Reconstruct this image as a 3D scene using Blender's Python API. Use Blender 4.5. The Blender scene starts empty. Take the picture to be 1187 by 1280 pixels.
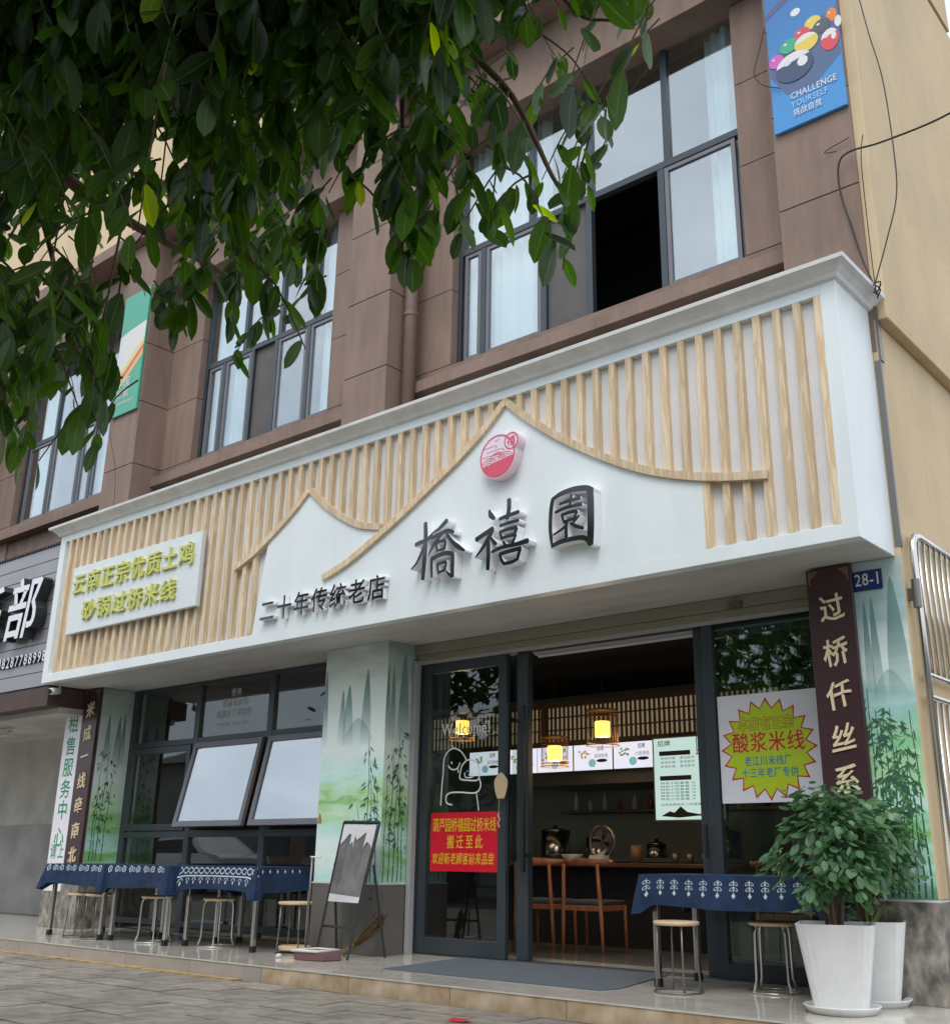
import bpy, bmesh, math, random
import numpy as np
from mathutils import Vector, Matrix

SC = bpy.context.scene
COL = SC.collection
rnd = random.Random(7)
PI = math.pi

# ------------------------------------------------------------------ camera, sky, sun, exposure
F_PX, CX, CY = 1339.0, 630.2, 628.4
CAM = Vector((0.0, -6.744, 1.0))
yaw, pitch, roll = 0.6924, 0.3193, 0.0081
fw = Vector((-math.sin(yaw) * math.cos(pitch), math.cos(yaw) * math.cos(pitch), math.sin(pitch)))
r0 = Vector((math.cos(yaw), math.sin(yaw), 0)); u0 = r0.cross(fw)
rt = math.cos(roll) * r0 + math.sin(roll) * u0
up = -math.sin(roll) * r0 + math.cos(roll) * u0
cd = bpy.data.cameras.new('camera'); cam = bpy.data.objects.new('camera', cd); COL.objects.link(cam)
cam.matrix_world = Matrix(((rt.x, up.x, -fw.x, CAM.x), (rt.y, up.y, -fw.y, CAM.y), (rt.z, up.z, -fw.z, CAM.z), (0, 0, 0, 1)))
cd.sensor_fit = 'HORIZONTAL'; cd.sensor_width = 36; cd.lens = F_PX / 1187 * 36
cd.shift_x = (593.5 - CX) / 1187; cd.shift_y = (CY - 640) / 1187
cd.clip_start = 0.05; cd.clip_end = 600
SC.camera = cam

SUN_EL, SUN_AZ = math.radians(56), math.radians(160)     # azimuth measured from +Y towards +X
w = bpy.data.worlds.new('World'); SC.world = w; w.use_nodes = True
nt = w.node_tree; nt.nodes.clear()
wo = nt.nodes.new('ShaderNodeOutputWorld'); bg = nt.nodes.new('ShaderNodeBackground')
sky = nt.nodes.new('ShaderNodeTexSky'); sky.sky_type = 'NISHITA'; sky.sun_disc = False
sky.sun_elevation = SUN_EL; sky.sun_rotation = SUN_AZ
tc = nt.nodes.new('ShaderNodeTexCoord'); mp = nt.nodes.new('ShaderNodeMapping'); mp.inputs['Scale'].default_value = (1, 1, 2.2)
nz = nt.nodes.new('ShaderNodeTexNoise'); nz.inputs['Scale'].default_value = 3.2; nz.inputs['Detail'].default_value = 6; nz.inputs['Roughness'].default_value = .55
cr = nt.nodes.new('ShaderNodeValToRGB'); cr.color_ramp.elements[0].position = .33; cr.color_ramp.elements[0].color = (5.2, 5.7, 6.4, 1)
cr.color_ramp.elements[1].position = .68; cr.color_ramp.elements[1].color = (8.6, 8.9, 9.3, 1)
mx = nt.nodes.new('ShaderNodeMix'); mx.data_type = 'RGBA'; mx.inputs[0].default_value = .86
nt.links.new(tc.outputs['Generated'], mp.inputs[0]); nt.links.new(mp.outputs[0], nz.inputs['Vector']); nt.links.new(nz.outputs[0], cr.inputs[0])
nt.links.new(sky.outputs[0], mx.inputs[6]); nt.links.new(cr.outputs[0], mx.inputs[7]); nt.links.new(mx.outputs[2], bg.inputs[0])
nt.links.new(bg.outputs[0], wo.inputs[0]); bg.inputs[1].default_value = .122
sl = bpy.data.lights.new('sun', 'SUN'); sl.energy = 1.0; sl.angle = math.radians(32); sl.color = (1, .965, .92)
so = bpy.data.objects.new('sun', sl); COL.objects.link(so)
sdir = Vector((math.sin(SUN_AZ) * math.cos(SUN_EL), math.cos(SUN_AZ) * math.cos(SUN_EL), math.sin(SUN_EL)))
so.rotation_euler = sdir.to_track_quat('Z', 'Y').to_euler()
vs = SC.view_settings; vs.view_transform = 'Standard'; vs.look = 'None'; vs.exposure = 0.62; vs.gamma = 1; vs.use_curve_mapping = False
SC.cycles.max_bounces = 8; SC.cycles.transparent_max_bounces = 24; SC.cycles.diffuse_bounces = 4
SC.cycles.use_denoising = True

# ------------------------------------------------------------------ materials
def nodes(name):
    m = bpy.data.materials.new(name); m.use_nodes = True
    t = m.node_tree; b = t.nodes['Principled BSDF']
    return m, t, b
def L(t, a, b): t.links.new(a, b)
def N(t, k, **kw):
    n = t.nodes.new(k)
    for a, v in kw.items(): setattr(n, a, v)
    return n
def coords(t, scale=(1, 1, 1), kind='Object'):
    c = N(t, 'ShaderNodeTexCoord'); m = N(t, 'ShaderNodeMapping'); m.inputs['Scale'].default_value = scale
    L(t, c.outputs[kind], m.inputs[0]); return m.outputs[0]
def hexc(r, g, b):
    f = lambda v: (v / 255 / 12.92) if v / 255 < .04045 else ((v / 255 + .055) / 1.055) ** 2.4
    return (f(r), f(g), f(b), 1)
def mat(name, col, rough=.6, metal=0, var=.0, vscale=3, bump=0, bscale=30, col2=None, scale=(1, 1, 1), spec=.5, perobj=0, detail=5, coat=0, stain=0, sscale=(1.3, 1.3, .3), srange=(.42, .72)):
    m, t, b = nodes(name)
    col = tuple(col[:3]) + (1,)
    b.inputs['Roughness'].default_value = rough; b.inputs['Metallic'].default_value = metal
    b.inputs['Specular IOR Level'].default_value = spec; b.inputs['Coat Weight'].default_value = coat
    src = None
    if var or col2 or perobj:
        v = coords(t, scale); n = N(t, 'ShaderNodeTexNoise'); n.inputs['Scale'].default_value = vscale; n.inputs['Detail'].default_value = detail
        L(t, v, n.inputs['Vector'])
        r = N(t, 'ShaderNodeValToRGB'); r.color_ramp.elements[0].position = .3; r.color_ramp.elements[1].position = .7
        c2 = col2 if col2 else tuple(min(1, c * (1 + var)) for c in col[:3]) + (1,)
        c1 = tuple(c * (1 - var) for c in col[:3]) + (1,) if not col2 else col
        r.color_ramp.elements[0].color = c1; r.color_ramp.elements[1].color = tuple(c2[:3]) + (1,)
        L(t, n.outputs[0], r.inputs[0]); src = r.outputs[0]
        if perobj:
            oi = N(t, 'ShaderNodeObjectInfo'); mr = N(t, 'ShaderNodeMapRange'); mr.inputs[3].default_value = 1 - perobj; mr.inputs[4].default_value = 1 + perobj
            L(t, oi.outputs['Random'], mr.inputs[0]); h = N(t, 'ShaderNodeHueSaturation'); L(t, mr.outputs[0], h.inputs['Value']); L(t, src, h.inputs['Color']); src = h.outputs[0]
        if stain:
            gp_ = N(t, 'ShaderNodeNewGeometry'); m2 = N(t, 'ShaderNodeMapping'); m2.inputs['Scale'].default_value = sscale; L(t, gp_.outputs['Position'], m2.inputs[0])
            n2 = N(t, 'ShaderNodeTexNoise'); n2.inputs['Scale'].default_value = 2.2; n2.inputs['Detail'].default_value = 9; n2.inputs['Roughness'].default_value = .65; L(t, m2.outputs[0], n2.inputs['Vector'])
            r2 = N(t, 'ShaderNodeMapRange'); r2.inputs[1].default_value = srange[0]; r2.inputs[2].default_value = srange[1]; r2.inputs[3].default_value = 1; r2.inputs[4].default_value = 1 - stain; L(t, n2.outputs[0], r2.inputs[0])
            h2 = N(t, 'ShaderNodeHueSaturation'); L(t, r2.outputs[0], h2.inputs['Value']); L(t, src, h2.inputs['Color']); src = h2.outputs[0]
        L(t, src, b.inputs['Base Color'])
    else: b.inputs['Base Color'].default_value = col
    if bump:
        v = coords(t, scale); n = N(t, 'ShaderNodeTexNoise'); n.inputs['Scale'].default_value = bscale; n.inputs['Detail'].default_value = 6
        L(t, v, n.inputs['Vector']); bp = N(t, 'ShaderNodeBump'); bp.inputs['Strength'].default_value = bump; bp.inputs['Distance'].default_value = .01
        L(t, n.outputs[0], bp.inputs['Height']); L(t, bp.outputs[0], b.inputs['Normal'])
    return m
def emis(name, col, s):
    m, t, b = nodes(name); b.inputs['Base Color'].default_value = tuple(col[:3]) + (1,)
    b.inputs['Emission Color'].default_value = tuple(col[:3]) + (1,); b.inputs['Emission Strength'].default_value = s; return m
def glass(name, refl=.08, tint=(.85, .9, .88), power=1.0):
    m, t, b = nodes(name); t.nodes.remove(b); out = t.nodes['Material Output']
    tr = N(t, 'ShaderNodeBsdfTransparent'); tr.inputs[0].default_value = tint + (1,)
    gl = N(t, 'ShaderNodeBsdfGlossy'); gl.inputs['Roughness'].default_value = .01; gl.inputs[0].default_value = (.93, .97, 1, 1)
    lw = N(t, 'ShaderNodeLayerWeight'); lw.inputs[0].default_value = .5; fr = N(t, 'ShaderNodeMath', operation='POWER'); fr.inputs[1].default_value = 4.5; L(t, lw.outputs['Facing'], fr.inputs[0])
    ma = N(t, 'ShaderNodeMath', operation='MULTIPLY_ADD'); ma.inputs[1].default_value = power; ma.inputs[2].default_value = refl; ma.use_clamp = True
    mi = N(t, 'ShaderNodeMixShader'); L(t, fr.outputs[0], ma.inputs[0]); L(t, ma.outputs[0], mi.inputs[0]); L(t, tr.outputs[0], mi.inputs[1]); L(t, gl.outputs[0], mi.inputs[2]); L(t, mi.outputs[0], out.inputs[0])
    nb = N(t, 'ShaderNodeTexNoise'); nb.inputs['Scale'].default_value = .9; v = coords(t); L(t, v, nb.inputs['Vector'])
    bp = N(t, 'ShaderNodeBump'); bp.inputs['Strength'].default_value = .05; bp.inputs['Distance'].default_value = .02; L(t, nb.outputs[0], bp.inputs['Height']); L(t, bp.outputs[0], gl.inputs['Normal'])
    return m
def woodmat(name, c1, c2, rough=.5, axis=(14, 14, .9), wave=2.5):
    m, t, b = nodes(name); v = coords(t, axis)
    oi = N(t, 'ShaderNodeObjectInfo'); va = N(t, 'ShaderNodeVectorMath', operation='ADD'); mlt = N(t, 'ShaderNodeMath', operation='MULTIPLY'); mlt.inputs[1].default_value = 37
    L(t, oi.outputs['Random'], mlt.inputs[0]); L(t, v, va.inputs[0]); L(t, mlt.outputs[0], va.inputs[1])
    n = N(t, 'ShaderNodeTexNoise'); n.inputs['Scale'].default_value = 1.2; n.inputs['Detail'].default_value = 3; n.inputs['Distortion'].default_value = 1.4; L(t, va.outputs[0], n.inputs['Vector'])
    sn = N(t, 'ShaderNodeMath', operation='MULTIPLY'); sn.inputs[1].default_value = wave * 9; s2 = N(t, 'ShaderNodeMath', operation='SINE'); L(t, n.outputs[0], sn.inputs[0]); L(t, sn.outputs[0], s2.inputs[0])
    r = N(t, 'ShaderNodeValToRGB'); r.color_ramp.elements[0].position = .15; r.color_ramp.elements[1].position = .75; r.color_ramp.elements[0].color = c2; r.color_ramp.elements[1].color = c1
    hv = N(t, 'ShaderNodeHueSaturation'); mv = N(t, 'ShaderNodeMapRange'); mv.inputs[3].default_value = .86; mv.inputs[4].default_value = 1.08; L(t, oi.outputs['Random'], mv.inputs[0]); L(t, mv.outputs[0], hv.inputs['Value'])
    mr = N(t, 'ShaderNodeMapRange'); mr.inputs[1].default_value = -1; mr.inputs[2].default_value = 1; L(t, s2.outputs[0], mr.inputs[0]); L(t, mr.outputs[0], r.inputs[0]); L(t, r.outputs[0], hv.inputs['Color']); L(t, hv.outputs[0], b.inputs['Base Color'])
    b.inputs['Roughness'].default_value = rough; return m
def leafmat(name, c1, c2, trans=.25, rough=.32, emit=None):
    m, t, b = nodes(name); out = t.nodes['Material Output']
    g = N(t, 'ShaderNodeNewGeometry'); oi = N(t, 'ShaderNodeObjectInfo')
    ad = N(t, 'ShaderNodeMath', operation='ADD'); fr = N(t, 'ShaderNodeMath', operation='FRACT'); L(t, g.outputs['Random Per Island'], ad.inputs[0]); L(t, oi.outputs['Random'], ad.inputs[1]); L(t, ad.outputs[0], fr.inputs[0])
    r = N(t, 'ShaderNodeValToRGB'); r.color_ramp.elements[0].color = c1; r.color_ramp.elements[1].color = c2
    e = r.color_ramp.elements.new(.96); e.color = tuple(c2[i] * 1.15 for i in range(3)) + (1,)
    r.color_ramp.elements[1].position = .8 if False else r.color_ramp.elements[1].position
    L(t, fr.outputs[0], r.inputs[0])
    uv = N(t, 'ShaderNodeUVMap'); sp = N(t, 'ShaderNodeSeparateXYZ'); L(t, uv.outputs[0], sp.inputs[0])
    # midrib (u=.5) and side veins printed in the leaf itself
    a1 = N(t, 'ShaderNodeMath', operation='SUBTRACT'); a1.inputs[1].default_value = .5; L(t, sp.outputs[0], a1.inputs[0]); ab = N(t, 'ShaderNodeMath', operation='ABSOLUTE'); L(t, a1.outputs[0], ab.inputs[0])
    rib = N(t, 'ShaderNodeMapRange'); rib.inputs[1].default_value = 0; rib.inputs[2].default_value = .05; rib.inputs[3].default_value = .55; rib.inputs[4].default_value = 0; L(t, ab.outputs[0], rib.inputs[0])
    vv = N(t, 'ShaderNodeMath', operation='SUBTRACT'); L(t, sp.outputs[1], vv.inputs[0]); L(t, ab.outputs[0], vv.inputs[1]); vm = N(t, 'ShaderNodeMath', operation='MULTIPLY'); vm.inputs[1].default_value = 60; L(t, vv.outputs[0], vm.inputs[0]); vsn = N(t, 'ShaderNodeMath', operation='SINE'); L(t, vm.outputs[0], vsn.inputs[0])
    vr = N(t, 'ShaderNodeMapRange'); vr.inputs[1].default_value = .75; vr.inputs[2].default_value = 1; vr.inputs[3].default_value = 0; vr.inputs[4].default_value = .16; L(t, vsn.outputs[0], vr.inputs[0])
    mxm = N(t, 'ShaderNodeMath', operation='MAXIMUM'); L(t, rib.outputs[0], mxm.inputs[0]); L(t, vr.outputs[0], mxm.inputs[1])
    mc = N(t, 'ShaderNodeMix', data_type='RGBA'); L(t, mxm.outputs[0], mc.inputs[0]); L(t, r.outputs[0], mc.inputs[6]); mc.inputs[7].default_value = tuple(min(1, c2[i] * 2.2 + .03) for i in range(3)) + (1,)
    L(t, mc.outputs[2], b.inputs['Base Color']); b.inputs['Roughness'].default_value = rough
    tl = N(t, 'ShaderNodeBsdfTranslucent'); hs = N(t, 'ShaderNodeHueSaturation'); hs.inputs['Hue'].default_value = .485; hs.inputs['Value'].default_value = 4.5; hs.inputs['Saturation'].default_value = 1.1; L(t, mc.outputs[2], hs.inputs['Color']); L(t, hs.outputs[0], tl.inputs[0])
    mi = N(t, 'ShaderNodeMixShader'); mi.inputs[0].default_value = trans; L(t, b.outputs[0], mi.inputs[1]); L(t, tl.outputs[0], mi.inputs[2]); L(t, mi.outputs[0], out.inputs[0])
    return m

M_WHITE = mat('white_sign_paint', (.82, .885, .90), .38, var=.02, vscale=1.5, bump=.06, bscale=3, stain=.07)
M_WHITE2 = mat('white_ribbed_backing', (.76, .77, .79), .55, var=.03, vscale=5)
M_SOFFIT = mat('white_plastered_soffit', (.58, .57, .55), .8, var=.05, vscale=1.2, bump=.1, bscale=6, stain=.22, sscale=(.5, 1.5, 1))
M_CORN = mat('white_cornice_moulding', (.82, .83, .82), .5, var=.04, vscale=2, stain=.16, sscale=(2, 2, .6))
M_SLAT = woodmat('pale_pine_slat', (.78, .635, .44, 1), (.66, .49, .30, 1), .5, (12, 12, 1.0), 2.4)
M_BROWN = mat('brown_stone_paint', (.265, .182, .143), .75, var=.10, vscale=1.1, bump=.25, bscale=70, perobj=.05, stain=.30, sscale=(2.2, 2.2, .35))
M_BROWN2 = mat('brown_joint_backing', (.06, .04, .035), .9)
M_PIPE = mat('brown_pipe_paint', (.20, .125, .10), .5, var=.05)
M_FRAME = mat('charcoal_aluminium', (.060, .075, .088), .38, metal=.35, var=.06)
M_FRAME2 = mat('grey_aluminium_sash', (.17, .17, .185), .42, metal=.4, var=.05)
M_SCREEN = mat('grey_insect_screen', (.115, .11, .105), .8, var=.1)
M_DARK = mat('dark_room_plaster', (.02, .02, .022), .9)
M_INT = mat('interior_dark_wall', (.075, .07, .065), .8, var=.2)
M_BLACK = mat('black_painted_steel', (.016, .018, .02), .45)
M_RUBBER = mat('black_rubber', (.01, .01, .01), .7)
M_STEEL = mat('brushed_stainless_steel', (.62, .61, .58), .22, metal=1, var=.06, vscale=12, scale=(1, 1, .1))
M_STEELD = mat('dark_weathered_steel', (.22, .21, .20), .4, metal=.8)
M_GLASS = glass('clear_window_glass', .055, (.82, .88, .86), .9)
M_GLASSU = glass('reflective_upper_glass', .25, (.90, .97, .98), .9)
M_GLASSS = glass('bright_sash_glass', .42, (.55, .6, .6), 1.0)
M_CURT = mat('white_curtain_cloth', (.62, .69, .69), .9, var=.03)
M_SEAT = mat('pale_pressed_wood_seat', (.68, .52, .33), .4, var=.08, vscale=6)
M_CHAIR = woodmat('red_brown_chair_wood', (.52, .19, .08, 1), (.36, .12, .05, 1), .35)
M_CUSH = mat('slate_leather_cushion', (.07, .085, .095), .5)
M_CLOTH = mat('indigo_batik_cotton', (.007, .026, .072), .9, var=.35, vscale=9, bump=.3, bscale=300)
M_PRINT = mat('white_batik_print', (.52, .60, .68), .9, var=.22, vscale=40)
M_POT = mat('white_glazed_planter', (.74, .745, .74), .3, var=.03, bump=.03, bscale=6, stain=.09, sscale=(5, 5, 3))
M_SOIL = mat('dark_potting_soil', (.03, .02, .013), .95, bump=.8, bscale=80)
M_TILE = mat('cream_glazed_floor_tile', (.70, .66, .58), .12, var=.05, vscale=5, perobj=.03, coat=.3, stain=.22, sscale=(1.4, 2.5, 1))
M_GROUT = mat('dirty_grout', (.12, .11, .095), .9, var=.2)
M_RISER = mat('beige_marble_riser', (.36, .24, .13), .22, var=.32, vscale=5, col2=(.66, .53, .38), detail=12, perobj=.04)
M_RISER2 = mat('pale_grey_riser_tile', (.40, .36, .32), .3, var=.08, vscale=5, perobj=.04)
M_PAVER = mat('weathered_grey_paver', (.285, .255, .21), .85, var=.24, vscale=9, bump=.6, bscale=90, perobj=.14, stain=.3, sscale=(.9, .9, .9))
M_GROUND = mat('dirty_street_sand', (.09, .083, .075), .95, var=.3, vscale=6, bump=.5, bscale=60)
M_ASPH = mat('worn_asphalt', (.055, .055, .055), .9, var=.25, vscale=14, bump=.4, bscale=120)
M_YELLOW = mat('worn_yellow_kerb_strip', (.40, .28, .13), .9, var=.35, vscale=12)
M_MARBLE = mat('grey_veined_marble', (.10, .098, .092), .32, vscale=7.5, col2=(.44, .40, .34), scale=(2.0, 2.0, 1.2), detail=14, stain=.45, sscale=(5, 5, 2.5))
M_BASET = mat('taupe_wall_tile', (.155, .145, .135), .35, var=.14, vscale=3, perobj=.05)
M_BEIGE = mat('beige_wall_paint', (.68, .53, .33), .85, var=.05, vscale=.8, bump=.3, bscale=25, stain=.14, sscale=(.8, .8, .5))
M_SHUT = mat('olive_beige_shutter_metal', (.28, .265, .20), .5, var=.06)
M_RAIL = mat('grey_white_guide_rail', (.42, .42, .41), .5)
M_MAT = mat('blue_grey_door_mat', (.125, .15, .175), .95, var=.12, vscale=40, bump=.8, bscale=400)
M_PLAQ = mat('dark_maroon_lacquer', (.055, .026, .030), .35, var=.12, vscale=2)
M_GOLD = mat('pale_gold_lettering', (.78, .64, .42), .4)
M_NSIGN = mat('grey_corrugated_cladding', (.30, .30, .325), .38, metal=.2, var=.08, vscale=1.5)
M_TEXTW = mat('white_lettering', (.86, .84, .92), .45)
M_TEXTDK = mat('dark_letter_side', (.03, .035, .035), .4)
M_MIRROR = mat('polished_black_letter_face', (.085, .09, .095), .08, metal=.9)
M_LSIDE = mat('white_acrylic_letter_side', (.88, .87, .90), .4)
M_GREENY = mat('yellow_green_letter', (.62, .64, .18), .5)
M_BOARD = mat('pale_blue_white_panel', (.74, .80, .82), .35, var=.02)
M_BLUEP = mat('blue_enamel_plate', (.015, .035, .16), .3)
M_RED = mat('red_banner_vinyl', (.72, .008, .03), .35, var=.08, vscale=4)
M_YEL = mat('yellow_print', (.80, .55, .02), .5)
M_PAPER = mat('white_poster_paper', (.86, .85, .90), .35, var=.04, vscale=3)
M_LIME = mat('lime_green_print', (.56, .72, .03), .4)
M_REDT = mat('red_print', (.66, .012, .04), .45)
M_CYAN = mat('cyan_blue_print', (.02, .26, .48), .5)
M_OLIVE = mat('dull_yellow_print', (.80, .66, .02), .5)
M_GREENT = mat('green_print', (.02, .30, .15), .5)
M_WALLN = mat('stained_grey_concrete', (.45, .435, .41), .85, var=.22, vscale=1.5, detail=9)
M_WALLN2 = mat('dark_grey_dado', (.28, .275, .265), .6, var=.25, vscale=2, detail=9)
M_BARK = mat('ficus_bark', (.16, .10, .07), .9, var=.25, vscale=20, bump=.5, bscale=40)
M_TWIG = mat('green_brown_twig', (.10, .085, .04), .8)
M_LEAF = leafmat('ficus_leaf', (.006, .020, .004, 1), (.030, .074, .008, 1), .42, .40)
M_LEAF2 = leafmat('young_ficus_leaf', (.16, .24, .015, 1), (.20, .28, .02, 1), .5, .4)
M_PLEAF = leafmat('glossy_pot_plant_leaf', (.016, .052, .024, 1), (.085, .165, .075, 1), .22, .30)
M_PLEAF2 = leafmat('variegated_leaf_blade', (.20, .26, .09, 1), (.34, .38, .16, 1), .3, .4)
M_RATTAN = mat('brown_rattan', (.16, .085, .03), .6)
M_LAMP = emis('lit_paper_lamp', (1, .50, .085), 1.9)
M_TUBE = mat('unlit_white_tube', (.55, .55, .54), .4)
M_CREAM = emis('glowing_cream_paper', (.62, .50, .33), .16)  # paper given a faint glow of its own, no lamp behind it
M_MENU = emis('backlit_menu_screen', (.72, .74, .86), .62)
M_MENU2 = emis('backlit_tall_menu', (.50, .70, .68), .55)
M_INK = mat('black_ink', (.015, .02, .02), .6)
M_DWOOD = mat('dark_brown_wood', (.06, .03, .018), .5, var=.2)
M_WTILE = mat('white_kitchen_tile', (.30, .36, .36), .2, var=.1)
M_PORC = mat('white_porcelain', (.75, .75, .72), .25)
M_FUR = mat('straw_broom', (.15, .10, .05), .95, var=.35, vscale=30)
M_PAN = mat('dusty_mauve_plastic', (.17, .09, .09), .45)
M_WPL = mat('white_plastic', (.72, .70, .68), .4)
M_CHALK = mat('smudged_blackboard', (.13, .125, .12), .28, var=.45, vscale=5, detail=9)
M_CABLE = mat('black_cable', (.02, .02, .022), .6)
M_WOODP = mat('pale_wood_slice', (.60, .46, .28), .6, var=.1)
M_REDF = mat('red_paper_scrap', (.55, .02, .03), .7)

# ------------------------------------------------------------------ mesh building helpers
class MB:
    def __init__(s): s.v = []; s.f = []; s.mi = []; s.uv = None
    def add(s, vs_, fs, m=0):
        k = len(s.v); s.v += [tuple(p) for p in vs_]; s.f += [tuple(i + k for i in f) for f in fs]; s.mi += [m] * len(fs); return s
    def box(s, x0, x1, y0, y1, z0, z1, m=0):
        v = [(x, y, z) for x in (x0, x1) for y in (y0, y1) for z in (z0, z1)]
        return s.add(v, [(0, 1, 3, 2), (4, 6, 7, 5), (0, 4, 5, 1), (2, 3, 7, 6), (0, 2, 6, 4), (1, 5, 7, 3)], m)
    def tube(s, pts, r, n=8, m=0, cap=True):
        pts = [Vector(p) for p in pts]; rs = r if isinstance(r, (list, tuple)) else [r] * len(pts)
        k = len(s.v); ref = None
        for i, p in enumerate(pts):
            d = (pts[min(i + 1, len(pts) - 1)] - pts[max(i - 1, 0)]).normalized()
            if ref is None: ref = Vector((0, 0, 1)) if abs(d.z) < .9 else Vector((1, 0, 0))
            a = d.cross(ref).normalized(); b_ = d.cross(a).normalized(); ref = -b_ if False else b_.cross(d).cross(d).normalized() if False else ref
            for j in range(n):
                q = p + rs[i] * (math.cos(2 * PI * j / n) * a + math.sin(2 * PI * j / n) * b_); s.v.append(tuple(q))
        for i in range(len(pts) - 1):
            for j in range(n):
                s.f.append((k + i * n + j, k + i * n + (j + 1) % n, k + (i + 1) * n + (j + 1) % n, k + (i + 1) * n + j)); s.mi.append(m)
        if cap:
            s.f.append(tuple(k + j for j in range(n))[::-1]); s.mi.append(m); e = k + (len(pts) - 1) * n; s.f.append(tuple(e + j for j in range(n))); s.mi.append(m)
        return s
    def lathe(s, prof, c=(0, 0, 0), n=24, m=0, sq=None):
        k = len(s.v)
        for r, z in prof:
            for j in range(n):
                a = 2 * PI * j / n; s.v.append((c[0] + r * math.cos(a), c[1] + r * math.sin(a), c[2] + z))
        for i in range(len(prof) - 1):
            for j in range(n): s.f.append((k + i * n + j, k + i * n + (j + 1) % n, k + (i + 1) * n + (j + 1) % n, k + (i + 1) * n + j)); s.mi.append(m)
        s.f.append(tuple(k + j for j in range(n))[::-1]); s.mi.append(m); e = k + (len(prof) - 1) * n; s.f.append(tuple(e + j for j in range(n))); s.mi.append(m)
        return s
    def polyY(s, pts, y, yb=None, m=0, ms=None):
        """polygon in the x-z plane at depth y facing -Y, extruded back to yb when given"""
        n = len(pts); area = sum(pts[i][0] * pts[(i + 1) % n][1] - pts[(i + 1) % n][0] * pts[i][1] for i in range(n))
        if area < 0: pts = pts[::-1]
        k = len(s.v); s.v += [(p[0], y, p[1]) for p in pts]; s.f.append(tuple(range(k, k + n))); s.mi.append(m)
        if yb is not None:
            s.v += [(p[0], yb, p[1]) for p in pts]
            s.f.append(tuple(range(k + n, k + 2 * n))[::-1]); s.mi.append(m if ms is None else ms)
            for i in range(n): j = (i + 1) % n; s.f.append((k + j, k + i, k + n + i, k + n + j)); s.mi.append(m if ms is None else ms)
        return s
WLOC = {}
def link(name, me, mats, parent=None, local=False, bevel=0, smooth=False):
    o = bpy.data.objects.new(name, me); COL.objects.link(o)
    if not me.materials:
        for m in (mats if isinstance(mats, (list, tuple)) else [mats]): me.materials.append(m)
    if parent is not None:
        o.parent = parent
        if not local: o.location = -WLOC.get(parent.name, Vector((0, 0, 0)))
    if smooth: me.polygons.foreach_set('use_smooth', [True] * len(me.polygons))
    if bevel:
        b = o.modifiers.new('bevel', 'BEVEL'); b.width = bevel; b.segments = 2; b.limit_method = 'ANGLE'; b.angle_limit = .6
    return o
def obj(name, mb, mats, parent=None, local=False, bevel=0, smooth=False, stuff=False, label=None):
    me = bpy.data.meshes.new(name); me.from_pydata(mb.v, [], mb.f)
    ml = mats if isinstance(mats, (list, tuple)) else [mats]
    for m in ml: me.materials.append(m)
    if len(ml) > 1: me.polygons.foreach_set('material_index', mb.mi)
    if mb.uv is not None:
        ul = me.uv_layers.new(name='UVMap'); data = []
        for p in me.polygons:
            for vi in p.vertices: data += list(mb.uv[vi])
        ul.data.foreach_set('uv', data)
    me.update()
    o = link(name, me, mats, parent, local, bevel, smooth)
    if smooth == 'auto':
        pass
    if stuff: o['kind'] = 'stuff'
    if label: o['label'] = label
    return o
def thing(name, label, cat, loc=(0, 0, 0), group=None, rz=0):
    o = bpy.data.objects.new(name, None); COL.objects.link(o); o.location = loc; o.rotation_euler = (0, 0, rz); o.empty_display_size = .1
    o['label'] = label; o['category'] = cat
    if group: o['group'] = group
    WLOC[o.name] = Vector(loc); return o
def tag(o, label, cat, group=None):
    o['label'] = label; o['category'] = cat
    if group: o['group'] = group
    return o
def struct(name, mb, mats, **k):
    o = obj(name, mb, mats, **k); o['kind'] = 'structure'; return o
def B(*a): return MB().box(*a)
def dup(root, loc, rz=0, label=None, group=None):
    r = root.copy(); COL.objects.link(r); r.location = loc; r.rotation_euler = (0, 0, rz)
    if label: r['label'] = label
    if group: r['group'] = group
    for c in list(root.children):
        d = c.copy(); COL.objects.link(d); d.parent = r
        for g in list(c.children):
            e = g.copy(); COL.objects.link(e); e.parent = d
    return r

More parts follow.
